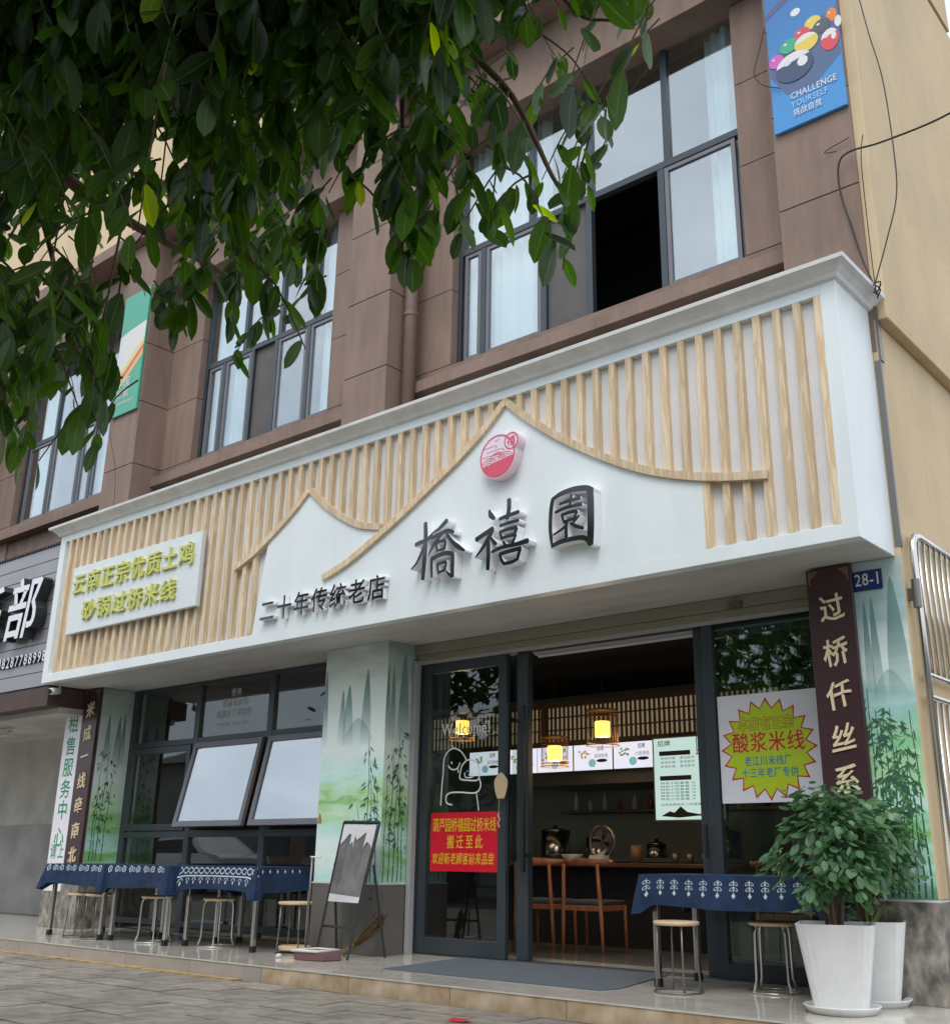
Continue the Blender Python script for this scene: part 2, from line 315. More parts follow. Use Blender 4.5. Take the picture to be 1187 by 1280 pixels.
# ------------------------------------------------------------------ glyphs
TXT = ("橋禧園二十年传统老店云南正宗优质土鸡砂锅过桥米线部乐本有酸浆江川厂三专供葫芦园桥禧搬迁至此欢迎新顾客前来品尝"
       "租售服务中心请上二楼成一牵北仟丝系挑战自我0123456789-CHALENGYOURSFWelcome!把最喜欢的都藏在了食物里招牌小吃套餐价格菜单味道inthedayfo.,走运彩票特色中国傍清汤原砂免费续粉")
GL = {}
def build_glyphs():
    tmp = []
    for key, bold in ((False, 0), (True, .012), ('x', .0155)):
        for ch in sorted(set(TXT)):
            c = bpy.data.curves.new('t', 'FONT'); c.body = ch; c.size = 1; c.resolution_u = 2; c.offset = bold if ch not in '客食餐' else 0
            o = bpy.data.objects.new('t', c); COL.objects.link(o); tmp.append((ch, key, o))
    bpy.context.view_layer.update(); dg = bpy.context.evaluated_depsgraph_get()
    for ch, b, o in tmp:
        me = bpy.data.meshes.new_from_object(o.evaluated_get(dg))
        vs_ = [(v.co.x, v.co.y) for v in me.vertices]; fs = [tuple(p.vertices) for p in me.polygons]
        cnt = {}
        for f in fs:
            for i in range(len(f)):
                e = (f[i], f[(i + 1) % len(f)]); cnt[e] = 1
        bd = [e for e in cnt if (e[1], e[0]) not in cnt]
        wdt = 1.0 if ord(ch) > 0x2e80 else (max([v[0] for v in vs_] + [.2]) + .06)
        GL[(ch, b)] = (vs_, fs, bd, wdt); bpy.data.meshes.remove(me)
    for ch, b, o in tmp:
        c = o.data; bpy.data.objects.remove(o); bpy.data.curves.remove(c)
build_glyphs()
def glyph(mb, ch, x, z, wd, h, y, depth=0, bold=True, shear=0, tilt=0, m=0, ms=0, warp=0):
    """one character in the cell (x..x+wd, z..z+h) of the plane Y=y facing -Y"""
    if ch == ' ': return
    vs_, fs, bd, adv = GL[(ch, bold)]
    q = random.Random(ord(ch)); a, b_, c_ = q.uniform(0, 6), q.uniform(0, 6), q.uniform(0, 6)
    out = []
    for u, v in vs_:
        u2, v2 = u / adv, v + .12
        if warp:
            u2 += warp * math.sin(v2 * 7 + a) * .5; v2 += warp * math.sin(u2 * 6 + b_) * .6 + warp * .4 * math.sin(u2 * 19 + c_)
        out.append((x + (u2 + shear * (v2 - .5)) * wd, z + (v2 + tilt * (u2 - .5)) * h))
    k = len(mb.v)
    mb.v += [(p[0], y, p[1]) for p in out]
    for f in fs:
        p = [out[i] for i in f]; ar = sum(p[i][0] * p[(i + 1) % len(p)][1] - p[(i + 1) % len(p)][0] * p[i][1] for i in range(len(p)))
        mb.f.append(tuple(k + i for i in (f if ar > 0 else f[::-1]))); mb.mi.append(m)
    if depth:
        n = len(out); mb.v += [(p[0], y + depth, p[1]) for p in out]
        for a_, b2 in bd: mb.f.append((k + b2, k + a_, k + n + a_, k + n + b2)); mb.mi.append(ms)
def text(mb, s, x0, x1, z, h, y, depth=0, bold=True, shear=0, m=0, ms=0, warp=0, fill=.96, tilt=0):
    """string spread over x0..x1"""
    ad = [GL[(c, False)][3] if c != ' ' else .35 for c in s]; tot = sum(ad); k = (x1 - x0) / tot; x = x0
    for c, a in zip(s, ad):
        if bold and not depth:      # heavier strokes: the regular glyph three times, a hair apart in depth
            for dx, dz, dy in ((-.011, 0, 0), (.011, .005, .00025), (0, -.008, .0005)): glyph(mb, c, x + a * k * (1 - fill) / 2 + dx * h, z + dz * h, a * k * fill, h, y - dy, 0, False, shear, tilt, m, ms, warp)
        else: glyph(mb, c, x + a * k * (1 - fill) / 2, z, a * k * fill, h, y, depth, bold, shear, tilt, m, ms, warp)
        x += a * k

# ------------------------------------------------------------------ the setting: ground, platform
zP = .13
g = MB()
g.add([(-300, -300, -.012), (300, -300, -.012), (300, 300, -.012), (-300, 300, -.012)], [(0, 1, 2, 3)])
struct('ground', g, M_GROUND)
struct('road', B(-120, 60, -19, -8.6, -.11, -.004), M_ASPH)
pv = struct('pavement', B(-60, 14, -8.5, -.60, -.011, -.002), M_GROUND)
# stone pavers, 0.6 x 0.3, running bond parallel to the shop front
near = []; far = MB()
pm = {}
def paver_mesh(wd, seed):
    k = (round(wd, 2), seed)
    if k not in pm:
        m_ = MB().box(-wd / 2, wd / 2, -.144, .144, 0, .030); me = bpy.data.meshes.new('paver'); me.from_pydata(m_.v, [], m_.f); me.materials.append(M_PAVER); pm[k] = me
    return pm[k]
row = 0; y = -.80
cells = []
while y > -8.3:
    x = 1.0 + (row % 2) * .3 + rnd.uniform(-.03, .03)
    while x > -22:
        d = math.hypot(x, y + 6.744)
        az = math.atan2(-x, y + 6.744)
        vis = az > .22 and az < 1.14 and d * .36 > .0 and d > 3.0
        cells.append((x, y, d, vis)); x -= .60
    y -= .298; row += 1
vis = sorted([c for c in cells if c[3]], key=lambda c: c[2])[:300]
vs_set = set((c[0], c[1]) for c in vis)
for x, y, d, v in cells:
    tz = rnd.uniform(-.004, .002); a = rnd.uniform(-.006, .006)
    if (x, y) in vs_set:
        o = bpy.data.objects.new('paver', paver_mesh(.591, 0)); COL.objects.link(o); o.parent = pv; o.location = (x, y, -.006 + tz - .02); o.rotation_euler = (rnd.uniform(-.008, .008), rnd.uniform(-.006, .006), a)
    elif x > -22: far.box(x - .2955, x + .2955, y - .144, y + .144, -.02, .003 + tz)
obj('distant_pavers', far, M_PAVER, pv, stuff=True)
# raised shop platform with glazed tiles and marble risers
pl = struct('platform', B(-24, -1.2, -.585, 1.6, -.01, .118), M_GROUT)
tile_me = {}
def tile(name, x0, x1, y0, y1, z0, z1, m, parent, bev=.002):
    k = (round(x1 - x0, 3), round(y1 - y0, 3), round(z1 - z0, 3), m.name)
    if k not in tile_me:
        q = B(0, x1 - x0, 0, y1 - y0, 0, z1 - z0); me = bpy.data.meshes.new(name); me.from_pydata(q.v, [], q.f); me.materials.append(m); tile_me[k] = me
    o = bpy.data.objects.new(name, tile_me[k]); COL.objects.link(o); o.parent = parent; o.location = (x0, y0, z0)
    return o
x = -1.25
while x > -20:
    for (y0, y1) in ((-.613, .19), (.194, .992), (.996, 1.58)): tile('floor_tile', x - .797, x, y0, y1, .119, .130 + rnd.uniform(-.0006, .0006), M_TILE, pl)
    x -= .80
for xa, xb in ((-1.25, -4.53), (-4.534, -5.55), (-5.554, -6.60), (-6.604, -7.65)):
    tile('riser_slab', xb, xa - .002, -.607, -.586, -.004, .1175, M_RISER, pl)
x = -7.655
while x > -20:
    tile('riser_slab', x - .997, x - .002, -.607, -.586, -.004, .1175, M_RISER2, pl); x -= 1.0
st = struct('kerb_strip', B(-22, -7.9, -.70, -.612, -.006, .014), M_YELLOW)

# ------------------------------------------------------------------ the building
bd = thing('shop_building', 'brown and beige two storey building with pilasters over the white fronted noodle shop', 'building', (-7.8, 3, 0))
def pt(name, mb, m, parent=None, **k): return obj(name, mb, m, parent or bd, **k)
YF, YR, YW = .63, 1.07, 1.20            # pilaster face, recessed wall face, window plane
PIL = [(-3.17, -2.495), (-8.50, -7.81), (-13.50, -12.76), (-18.6, -17.9)]
JZ = [4.62, 5.18, 6.11, 7.04, 7.94, 8.87, 9.7]
WIN = [(-7.265, -3.70), (-12.06, -9.28), (-17.07, -14.30)]
WB, WT = 6.10, 8.88
pt('facade_core', MB().box(-24, -2.50, 1.42, 1.6, 4.6, 6.0).box(-24, -2.50, 1.42, 1.6, 9.0, 9.7), M_BROWN2)
def sub(name, mb, m, parent, **k):
    o = obj(name, mb, m, parent, local=True, **k); return o
for a, b_ in PIL:
    core = pt('pilaster', B(a + .012, b_ - .012, YF + .012, 1.40, 4.6, 9.7), M_BROWN2)
    for i in range(len(JZ) - 1):
        sub('facade_panel', B(a, b_, YF, 1.39, JZ[i] + .005, JZ[i + 1] - .005), M_BROWN, core, bevel=.004)
# recessed wall either side of the windows
edges = [(-7.81, -7.265), (-3.70, -3.17), (-12.76, -12.06), (-9.28, -8.50), (-17.9, -17.07), (-14.30, -13.50)]
rw = pt('recessed_wall', B(-17.9, -3.17, 1.40, 1.42, 4.6, 6.0), M_BROWN2)
for a, b_ in edges:
    sub('wall_core', B(a + .01, b_ - .01, YR + .012, 1.39, 4.6, 9.0), M_BROWN2, rw)
    for i in range(len(JZ) - 2):
        sub('facade_panel', B(a, b_, YR, 1.385, JZ[i] + .005, JZ[i + 1] - .005), M_BROWN, rw)
for (wa, wb), (pa, pb) in zip(WIN, ((-7.808, -3.172), (-12.758, -8.502), (-17.9, -13.502))):
    pt('sill', B(pa, pb, .93, 1.40, 5.83, 5.965), M_BROWN, bevel=.006)
    pt('wall_panel', B(wa, wb, YR + .002, 1.385, 5.97, WB), M_BROWN)
    pt('lower_wall_panel', B(pa, pb, 1.10, 1.39, 4.6, 5.825), M_BROWN)
    pt('lintel', B(pa, pb, .86, 1.40, 8.88, 9.7), M_BROWN, bevel=.006)
pt('parapet_band', B(-24, -2.42, .50, 1.6, 9.705, 9.9), M_BROWN, bevel=.01)
pt('upper_wall', B(-24, -2.43, .95, 4.0, 9.905, 15.5), M_BEIGE)
# beige side wall, upper part proud of the lower part
sw = pt('side_wall', B(-2.55, -2.488, 1.42, 9.0, 0.0, 4.885), M_BEIGE)
pt('side_wall_upper', B(-2.60, -2.40, YF + .03, 9.0, 4.89, 9.70), M_BEIGE, bevel=.01)
pt('side_wall_edge', B(-2.55, -2.4885, YF + .004, 1.418, .76, 4.885), M_BEIGE)
pt('roof', B(-24, -2.45, 1.6, 9.0, 9.0, 9.3), M_BROWN2)
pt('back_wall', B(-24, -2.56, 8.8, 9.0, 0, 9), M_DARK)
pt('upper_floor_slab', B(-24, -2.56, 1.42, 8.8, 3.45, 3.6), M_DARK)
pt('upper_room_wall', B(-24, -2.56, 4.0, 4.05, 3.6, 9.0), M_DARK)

def bars(mb, x0, x1, z0, z1, y0, y1, t):
    mb.box(x0, x0 + t, y0, y1, z0, z1); mb.box(x1 - t, x1, y0, y1, z0, z1); mb.box(x0 + t, x1 - t, y0 + .001, y1 - .001, z0, z0 + t); mb.box(x0 + t, x1 - t, y0 + .001, y1 - .001, z1 - t, z1)
def curtain(mb, x0, x1, z0, z1, y):
    n = int((x1 - x0) / .012); k = len(mb.v)
    for i in range(n + 1):
        x = x0 + (x1 - x0) * i / n; yy = y + .035 * math.sin(i * .55) + .02 * math.sin(i * .21 + 1)
        mb.v += [(x, yy, z0), (x + .004 * math.sin(i), yy, z1)]
    for i in range(n): mb.f.append((k + 2 * i, k + 2 * i + 2, k + 2 * i + 3, k + 2 * i + 1)); mb.mi.append(0)
def upper_window(xa, xb, cols, ups, curts, screens, opens):
    tz = 7.52
    fr = MB(); bars(fr, xa, xb, WB, WT + .1, YW - .03, YW + .05, .05); fr.box(xa + .05, xb - .05, YW - .028, YW + .048, tz - .04, tz + .035)
    for c in ups: fr.box(c - .035, c + .035, YW - .026, YW + .046, tz + .035, WT + .05)
    for c in cols: fr.box(c - .035, c + .035, YW - .026, YW + .046, WB + .05, tz - .04)
    wn = pt('window', fr, M_FRAME, bevel=.004)
    xs = [xa + .05] + ups + [xb - .05]
    for i in range(len(xs) - 1): sub('pane', B(xs[i] + (.036 if i else 0), xs[i + 1] - (.036 if i < len(xs) - 2 else 0), YW + .006, YW + .012, tz + .036, WT + .05), M_GLASSU, wn)
    xs = [xa + .05] + cols + [xb - .05]
    for i in range(len(xs) - 1):
        a, b_ = xs[i] + .036, xs[i + 1] - .036
        if i in opens: continue
        if i in screens: sub('insect_screen', B(a, b_, YW + .02, YW + .024, WB + .05, tz - .04), M_SCREEN, wn); continue
        s_ = MB(); bars(s_, a + .003, b_ - .003, WB + .055, tz - .045, YW - .02, YW + .02, .045); sub('sash', s_, M_FRAME2, wn, bevel=.003)
        sub('pane', B(a + .05, b_ - .05, YW, YW + .006, WB + .10, tz - .09), M_GLASSU, wn)
    for a, b_ in curts:
        c = MB(); curtain(c, a, b_, WB + .02, WT, YW + .11); sub('curtain', c, M_CURT, wn, smooth=True)
upper_window(-7.265, -3.70, [-6.90, -6.06, -5.47, -4.60], [-6.22, -5.45, -4.52], [(-7.2, -6.0), (-4.12, -3.74)], [2], [3])
upper_window(-12.06, -9.28, [-11.62, -11.0, -10.5, -9.85], [-11.2, -10.45, -9.75], [(-12.0, -11.1), (-9.72, -9.3)], [2], [])
upper_window(-17.07, -14.30, [-16.2, -15.3, -14.9], [-16.2, -15.3], [(-16.9, -16.2), (-15.2, -14.5)], [], [])

# ---- ground floor: piers, soffit, fascia of shutter box
zS = 3.036
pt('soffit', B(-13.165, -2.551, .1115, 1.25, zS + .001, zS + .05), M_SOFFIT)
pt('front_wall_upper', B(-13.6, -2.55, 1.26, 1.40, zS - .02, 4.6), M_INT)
def fademat(name, col, z0, z1, top=.95):
    m, t, b = nodes(name); out = t.nodes['Material Output']; b.inputs['Base Color'].default_value = tuple(col) + (1,); b.inputs['Roughness'].default_value = .6
    c = N(t, 'ShaderNodeNewGeometry'); s = N(t, 'ShaderNodeSeparateXYZ'); L(t, c.outputs['Position'], s.inputs[0])
    mr = N(t, 'ShaderNodeMapRange'); mr.inputs[1].default_value = z0; mr.inputs[2].default_value = z1; mr.inputs[3].default_value = 0; mr.inputs[4].default_value = top; L(t, s.outputs[2], mr.inputs[0])
    tr = N(t, 'ShaderNodeBsdfTransparent'); mi = N(t, 'ShaderNodeMixShader'); L(t, mr.outputs[0], mi.inputs[0]); L(t, tr.outputs[0], mi.inputs[1]); L(t, b.outputs[0], mi.inputs[2]); L(t, mi.outputs[0], out.inputs[0]); return m
def muralmat(name, stops, seed=0, mist=.5):
    """a painted landscape wash: colour bands over height, broken up by brushy noise (printed on the wall)"""
    m, t, b = nodes(name); c = N(t, 'ShaderNodeNewGeometry'); s = N(t, 'ShaderNodeSeparateXYZ'); L(t, c.outputs['Position'], s.inputs[0])
    mp_ = N(t, 'ShaderNodeMapping'); mp_.inputs['Scale'].default_value = (1.5, 1.5, 5); mp_.inputs['Location'].default_value = (seed, 0, 0); L(t, c.outputs['Position'], mp_.inputs[0])
    n = N(t, 'ShaderNodeTexNoise'); n.inputs['Scale'].default_value = 1.6; n.inputs['Detail'].default_value = 5; L(t, mp_.outputs[0], n.inputs['Vector'])
    ma = N(t, 'ShaderNodeMath', operation='MULTIPLY_ADD'); ma.inputs[1].default_value = .55; L(t, n.outputs[0], ma.inputs[0]); L(t, s.outputs[2], ma.inputs[2])
    mr = N(t, 'ShaderNodeMapRange'); mr.inputs[1].default_value = .75 + .27; mr.inputs[2].default_value = 3.05 + .27; L(t, ma.outputs[0], mr.inputs[0])
    r = N(t, 'ShaderNodeValToRGB'); e = r.color_ramp.elements
    e[0].position = stops[0][0]; e[0].color = stops[0][1]; e[1].position = stops[-1][0]; e[1].color = stops[-1][1]
    for p, cc in stops[1:-1]: k = e.new(p); k.color = cc
    L(t, mr.outputs[0], r.inputs[0])
    n2 = N(t, 'ShaderNodeTexNoise'); n2.inputs['Scale'].default_value = 1.1; n2.inputs['Detail'].default_value = 7; mp2 = N(t, 'ShaderNodeMapping'); mp2.inputs['Scale'].default_value = (2, 2, 6); mp2.inputs['Location'].default_value = (seed * 3, 5, 1); L(t, c.outputs['Position'], mp2.inputs[0]); L(t, mp2.outputs[0], n2.inputs['Vector'])
    r2 = N(t, 'ShaderNodeMapRange'); r2.inputs[1].default_value = .45; r2.inputs[2].default_value = .75; r2.inputs[3].default_value = 0; r2.inputs[4].default_value = mist; L(t, n2.outputs[0], r2.inputs[0])
    mc = N(t, 'ShaderNodeMix', data_type='RGBA'); L(t, r2.outputs[0], mc.inputs[0]); L(t, r.outputs[0], mc.inputs[6]); mc.inputs[7].default_value = (.80, .92, .90, 1)
    L(t, mc.outputs[2], b.inputs['Base Color']); b.inputs['Roughness'].default_value = .45; return m
aq = (.52, .84, .77, 1); pale = (.82, .93, .89, 1); gr = (.22, .52, .15, 1); grl = (.50, .76, .42, 1); top_ = (.60, .70, .66, 1); dk = (.07, .25, .14, 1)
M_MUR1 = muralmat('painted_lake_mural', [(0, aq), (.12, pale), (.24, aq), (.29, grl), (.33, gr), (.36, grl), (.42, aq), (.55, pale), (.80, pale), (.93, top_), (1, (.42, .52, .50, 1))], 3.1, .6)
M_MUR2 = muralmat('painted_bamboo_mural', [(0, dk), (.10, aq), (.18, gr), (.24, aq), (.34, grl), (.45, (.28, .62, .34, 1)), (.55, (.36, .62, .60, 1)), (.68, pale), (.85, (.38, .56, .56, 1)), (1, (.45, .56, .55, 1))], 9.3, .3)
M_MUR3 = muralmat('painted_side_mural', [(0, aq), (.1, gr), (.16, aq), (.26, gr), (.34, grl), (.5, pale), (.8, top_), (1, (.30, .42, .40, 1))], 6.0, .3)  # print of the pier side faces, green low down, greyer towards the top
M_MNT = fademat('painted_mountain', (.20, .37, .36), 2.02, 2.75, .9)
M_MNT2 = fademat('painted_peak', (.16, .33, .34), 1.95, 2.75, .8)
M_BAM = mat('painted_bamboo_green', (.035, .12, .07), .6); M_BAM2 = mat('painted_light_bamboo_green', (.10, .27, .08), .6)

def xf_front(y): return lambda u, v, d=0: (u, y - d, v)
def xf_side(x): return lambda u, v, d=0: (x + d, u, v)
def add2d(mb, pts, xf, d):
    k = len(mb.v); mb.v += [xf(p[0], p[1], d) for p in pts]; mb.f.append(tuple(range(k, k + len(pts)))); mb.mi.append(0)
def hump(cx, wd, z0, zt, n=14, sharp=.6):
    p = [(cx - wd / 2, z0)]
    for i in range(n + 1):
        s = -1 + 2 * i / n; p.append((cx + s * wd / 2 * (.55 + .45 * abs(s)), z0 + (zt - z0) * (max(0, math.cos(s * PI / 2)) ** sharp)))
    return p + [(cx + wd / 2, z0)]
def bamboo(mb, mb2, xf, u, z0, h, q, lean=0, lw=.007, nleaf=16, lim=(-99, 99)):
    pts = [(u + lean * (i / 9) ** 1.6 * h + .006 * math.sin(i * 1.3), z0 + h * i / 9) for i in range(10)]
    for i in range(9):
        a, b_ = pts[i], pts[i + 1]; w_ = lw * (1 - .07 * i); d = .0012 + .0001 * q.random()
        add2d(mb, [(a[0] - w_, a[1] + .006), (a[0] + w_, a[1] + .006), (b_[0] + w_ * .9, b_[1] - .004), (b_[0] - w_ * .9, b_[1] - .004)], xf, d)
    for i in range(nleaf):
        t_ = q.uniform(.35, 1); j = min(8, int(t_ * 9)); a, b_ = pts[j], pts[j + 1]; bx, bz = a[0] + (b_[0] - a[0]) * (t_ * 9 - j), a[1] + (b_[1] - a[1]) * (t_ * 9 - j)
        sx = q.choice((-1, 1)); bx += sx * q.uniform(.0, .09); bz += q.uniform(-.04, .04)
        for kx in range(q.choice((1, 2, 3))):
            an = -PI / 2 + sx * q.uniform(.1, 1.3) ; ln = q.uniform(.05, .10); ww = q.uniform(.006, .010)
            dx, dz = math.cos(an) * ln, math.sin(an) * ln; nx, nz_ = -dz / ln * ww, dx / ln * ww
            if min(bx, bx + dx) < lim[0] or max(bx, bx + dx) > lim[1]: continue
            add2d(mb if q.random() < .75 else mb2, [(bx, bz), (bx + dx * .4 + nx, bz + dz * .4 + nz_), (bx + dx, bz + dz), (bx + dx * .4 - nx, bz + dz * .4 - nz_)], xf, .0014 + .0008 * q.random())
def pier(x0, x1, yf, yb, mur_front, mur_side, base, basem, q, bam_f, bam_s, peaks_f, peaks_s, tiles=True):
    p = pt('pier', B(x0 + .004, x1 - .004, yf + .004, yb, zP - .01, zS - .001), M_INT)
    sub('mural', B(x0 + .003, x1, yf, yf + .0035, .757, zS - .003), mur_front, p)
    if mur_side: sub('mural', B(x1 - .0035, x1 + .0005, yf + .004, yb - .002, .757, zS - .003), mur_side, p)
    sub('ledge_strip', B(x0 - .012, x1 + .014, yf - .014, yb - .004, .742, .756), M_WPL, p)
    for (m_, xf, lst, mt) in ((0, xf_front(yf), peaks_f, M_MNT), (1, xf_side(x1), peaks_s, M_MNT)):
        mb = MB()
        for i, (c, wd, zt) in enumerate(lst): add2d(mb, hump(c, wd, 2.0, zt), xf, .001 + .0006 * i)
        if lst: sub('painted_mountains', mb, mt, p)
    mb, mb2 = MB(), MB()
    for u, z0, h, ln, nl in bam_f: bamboo(mb, mb2, xf_front(yf), u, z0, h, q, ln, nleaf=nl, lim=(x0 + .015, x1 - .015))
    for u, z0, h, ln, nl in bam_s: bamboo(mb, mb2, xf_side(x1), u, z0, h, q, ln, nleaf=nl, lim=(yf + .015, yf + .38))
    if mb.v: sub('painted_bamboo', mb, M_BAM, p, stuff=True)
    if mb2.v: sub('painted_bamboo_leaves', mb2, M_BAM2, p, stuff=True)
    return p
q = random.Random(4)
pm_ = pier(-8.53, -7.617, .657, 1.3, M_MUR1, M_MUR3, None, None, q,
     [(-7.80, .76, 1.35, -.02, 22), (-7.74, .76, 1.12, -.05, 16), (-7.86, .76, .72, -.14, 10), (-7.68, .76, .9, .0, 14)],
     [(.70, .76, 1.0, .02, 14), (.77, .76, 1.25, .02, 18), (.83, .76, 1.45, .03, 22), (.89, .76, 1.1, .0, 16), (.94, .76, .9, -.02, 12)],
     [(-8.50, .10, 2.82), (-8.24, .12, 2.60), (-8.15, .17, 2.64), (-7.89, .16, 2.78), (-8.0, .5, 2.3)], [(.68, .08, 2.80), (.75, .09, 2.80), (.90, .18, 2.95)])
for a, b_ in ((-8.53, -7.618),):
    sub('base_tile', B(a, b_ - .34, .645, .70, zP + .001, .741), M_BASET, pm_, bevel=.002); sub('base_tile', B(b_ - .336, b_ + .012, .645, .70, zP + .001, .741), M_BASET, pm_, bevel=.002)
    sub('base_tile', B(-7.66, -7.605, .7015, .99, zP + .001, .741), M_BASET, pm_, bevel=.002)
# painted birds and pavilion on the middle pier
mbb = MB()
for i in range(10):
    u, v = -8.46 + i * .055 + q.uniform(-.01, .01), 1.50 + i * .028 + q.uniform(-.02, .02)
    add2d(mbb, [(u - .014, v + .01), (u, v), (u + .014, v + .012), (u, v + .004)], xf_front(.657), .0012)
sub('painted_birds', mbb, M_BAM, pm_)
mbb = MB(); add2d(mbb, hump(-8.49, .07, 1.30, 1.40), xf_front(.657), .002); sub('painted_pavilion', mbb, mat('painted_ochre', (.35, .25, .06)), pm_)
pl_ = pier(-13.62, -12.83, .67, 1.3, M_WALLN, M_MUR3, None, None, q, [], [(.74, .9, 1.2, .02, 12), (.82, .9, 1.45, .03, 18), (.90, .9, 1.0, .04, 16), (.78, .9, .8, -.02, 10)], [], [(.80, .10, 2.72), (.95, .12, 2.70), (1.02, .09, 2.75)])
sub('base_stone', B(-13.65, -12.815, .64, 1.28, zP + .001, .741), M_MARBLE, pl_, bevel=.004)
pr_ = pier(-3.172, -2.4975, .63, 1.3, M_MUR2, None, None, None, q,
     [(-2.83 + i * .043, .76, q.uniform(.75, 1.45), q.uniform(-.05, .02), q.choice((20, 28, 36))) for i in range(8)], [], [(-2.79, .07, 2.76), (-2.735, .08, 2.78), (-2.585, .17, 2.90), (-2.66, .3, 2.25)], [])
sub('base_stone', B(-3.185, -2.86, .61, 1.28, zP + .001, .741), M_MARBLE, pr_, bevel=.003)
sub('base_stone', B(-2.856, -2.478, .61, 1.28, zP + .001, .741), M_MARBLE, pr_, bevel=.003)

# shutter box above the doors and guide rail
YD = 1.10
sb = pt('shutter_box', MB().box(-7.60, -3.175, 1.02, 1.25, 2.935, zS - .002).box(-7.60, -3.175, 1.045, 1.25, 2.875, 2.934), M_SHUT, bevel=.006)
sub('shutter_curtain_edge', B(-7.58, -3.18, 1.07, 1.09, 2.84, 2.874), M_RAIL, sb)
pt('shutter_rail', B(-7.605, -7.555, 1.0, 1.07, zP, 2.874), M_RAIL, bevel=.004)
cb = pt('rail_end_bracket', B(-4.05, -3.93, .99, 1.018, 2.93, 2.985), M_STEELD)

# ---- sliding glass shop front
def door(name, x0, x1, y, st_=.10, bot=.14, top=.10, z1=2.84, gm=M_GLASS):
    m = MB(); z0 = zP + .012
    m.box(x0, x0 + st_, y - .025, y + .025, z0, z1); m.box(x1 - st_, x1, y - .025, y + .025, z0, z1)
    m.box(x0 + st_, x1 - st_, y - .023, y + .023, z0, z0 + bot); m.box(x0 + st_, x1 - st_, y - .023, y + .023, z1 - top, z1)
    d = pt(name, m, M_FRAME, bevel=.004); sub('pane', B(x0 + st_, x1 - st_, y - .003, y + .003, z0 + bot, z1 - top), gm, d); return d
pt('door_frame', MB().box(-7.70, -7.555, 1.08, 1.24, zP, 2.87).box(-7.555, -3.175, 1.10, 1.24, 2.845, 2.87).box(-7.555, -3.175, 1.085, 1.24, zP - .002, zP + .010), M_FRAME, bevel=.004)
d1 = door('sliding_door', -7.55, -6.455, 1.12)
dfix = pt('door_jamb', MB().box(-6.375, -6.24, 1.15, 1.22, zP + .012, 2.844), M_FRAME, bevel=.004)
sub('handle', MB().box(-6.405, -6.376, 1.03, 1.06, .87, 2.36).box(-6.40, -6.376, 1.06, 1.15, 1.0, 1.03).box(-6.40, -6.376, 1.06, 1.15, 2.2, 2.23), M_BLACK, dfix)
sub('handle', MB().box(-6.245, -6.215, 1.05, 1.08, .87, 2.33).box(-6.24, -6.216, 1.08, 1.15, 1.0, 1.03), M_BLACK, dfix)
sub('pane', B(-6.455, -6.375, 1.18, 1.186, .2, 2.80), M_GLASS, dfix)
d2 = door('sliding_door', -4.48, -3.24, 1.185, st_=.085)
d3 = pt('door_jamb', MB().box(-4.36, -4.262, 1.085, 1.15, zP + .012, 2.844).box(-3.23, -3.175, 1.085, 1.15, zP + .012, 2.844), M_FRAME, bevel=.004)
sub('pane', B(-4.262, -3.23, 1.11, 1.116, .25, 2.80), M_GLASS, d3)
sub('bottom_rail', B(-4.262, -3.23, 1.087, 1.14, zP + .013, .25), M_FRAME, d3)
sub('handle', MB().box(-4.40, -4.375, 1.05, 1.07, 1.0, 1.25), M_BLACK, d3)
pt('ceiling_tube', MB().tube([(-6.15, 1.2, 2.80), (-4.45, 1.2, 2.80)], .018, 8).box(-6.2, -4.4, 1.19, 1.23, 2.815, 2.84), M_TUBE)

# ---- left shop window grid with two propped top-hung sashes
wf = MB(); X0, X1 = -12.83, -8.55
ya, yb = 1.12, 1.19
wf.box(X0, X0 + .10, ya, yb, zP, zS - .004); wf.box(X1 - .05, X1, ya, yb, zP, zS - .004)
for xm in (-11.39, -9.98): wf.box(xm - .05, xm + .05, ya + .001, yb - .001, zP, zS - .004)
for z_, h_ in ((2.99, .042), (2.28, .07), (1.19, .075), (.20, .06)):
    for a, b_ in ((X0 + .10, -11.44), (-11.34, -10.03), (-9.93, X1 - .05)): wf.box(a, b_, ya + .003, yb - .003, z_, z_ + h_)
sw_ = pt('shop_window', wf, M_FRAME, bevel=.003)
for a, b_ in ((X0 + .10, -11.44), (-11.34, -10.03), (-9.93, X1 - .05)):
    sub('pane', B(a, b_, 1.152, 1.158, 2.35, 2.99), M_GLASS, sw_); sub('pane', B(a, b_, 1.152, 1.158, .26, 1.19), M_GLASS, sw_)
s1 = MB(); bars(s1, X0 + .11, -11.445, 1.27, 2.275, 1.105, 1.15, .075); sub('sash', s1, M_FRAME, sw_, bevel=.004); sub('pane', B(X0 + .18, -11.515, 1.125, 1.131, 1.34, 2.2), M_GLASS, sw_)
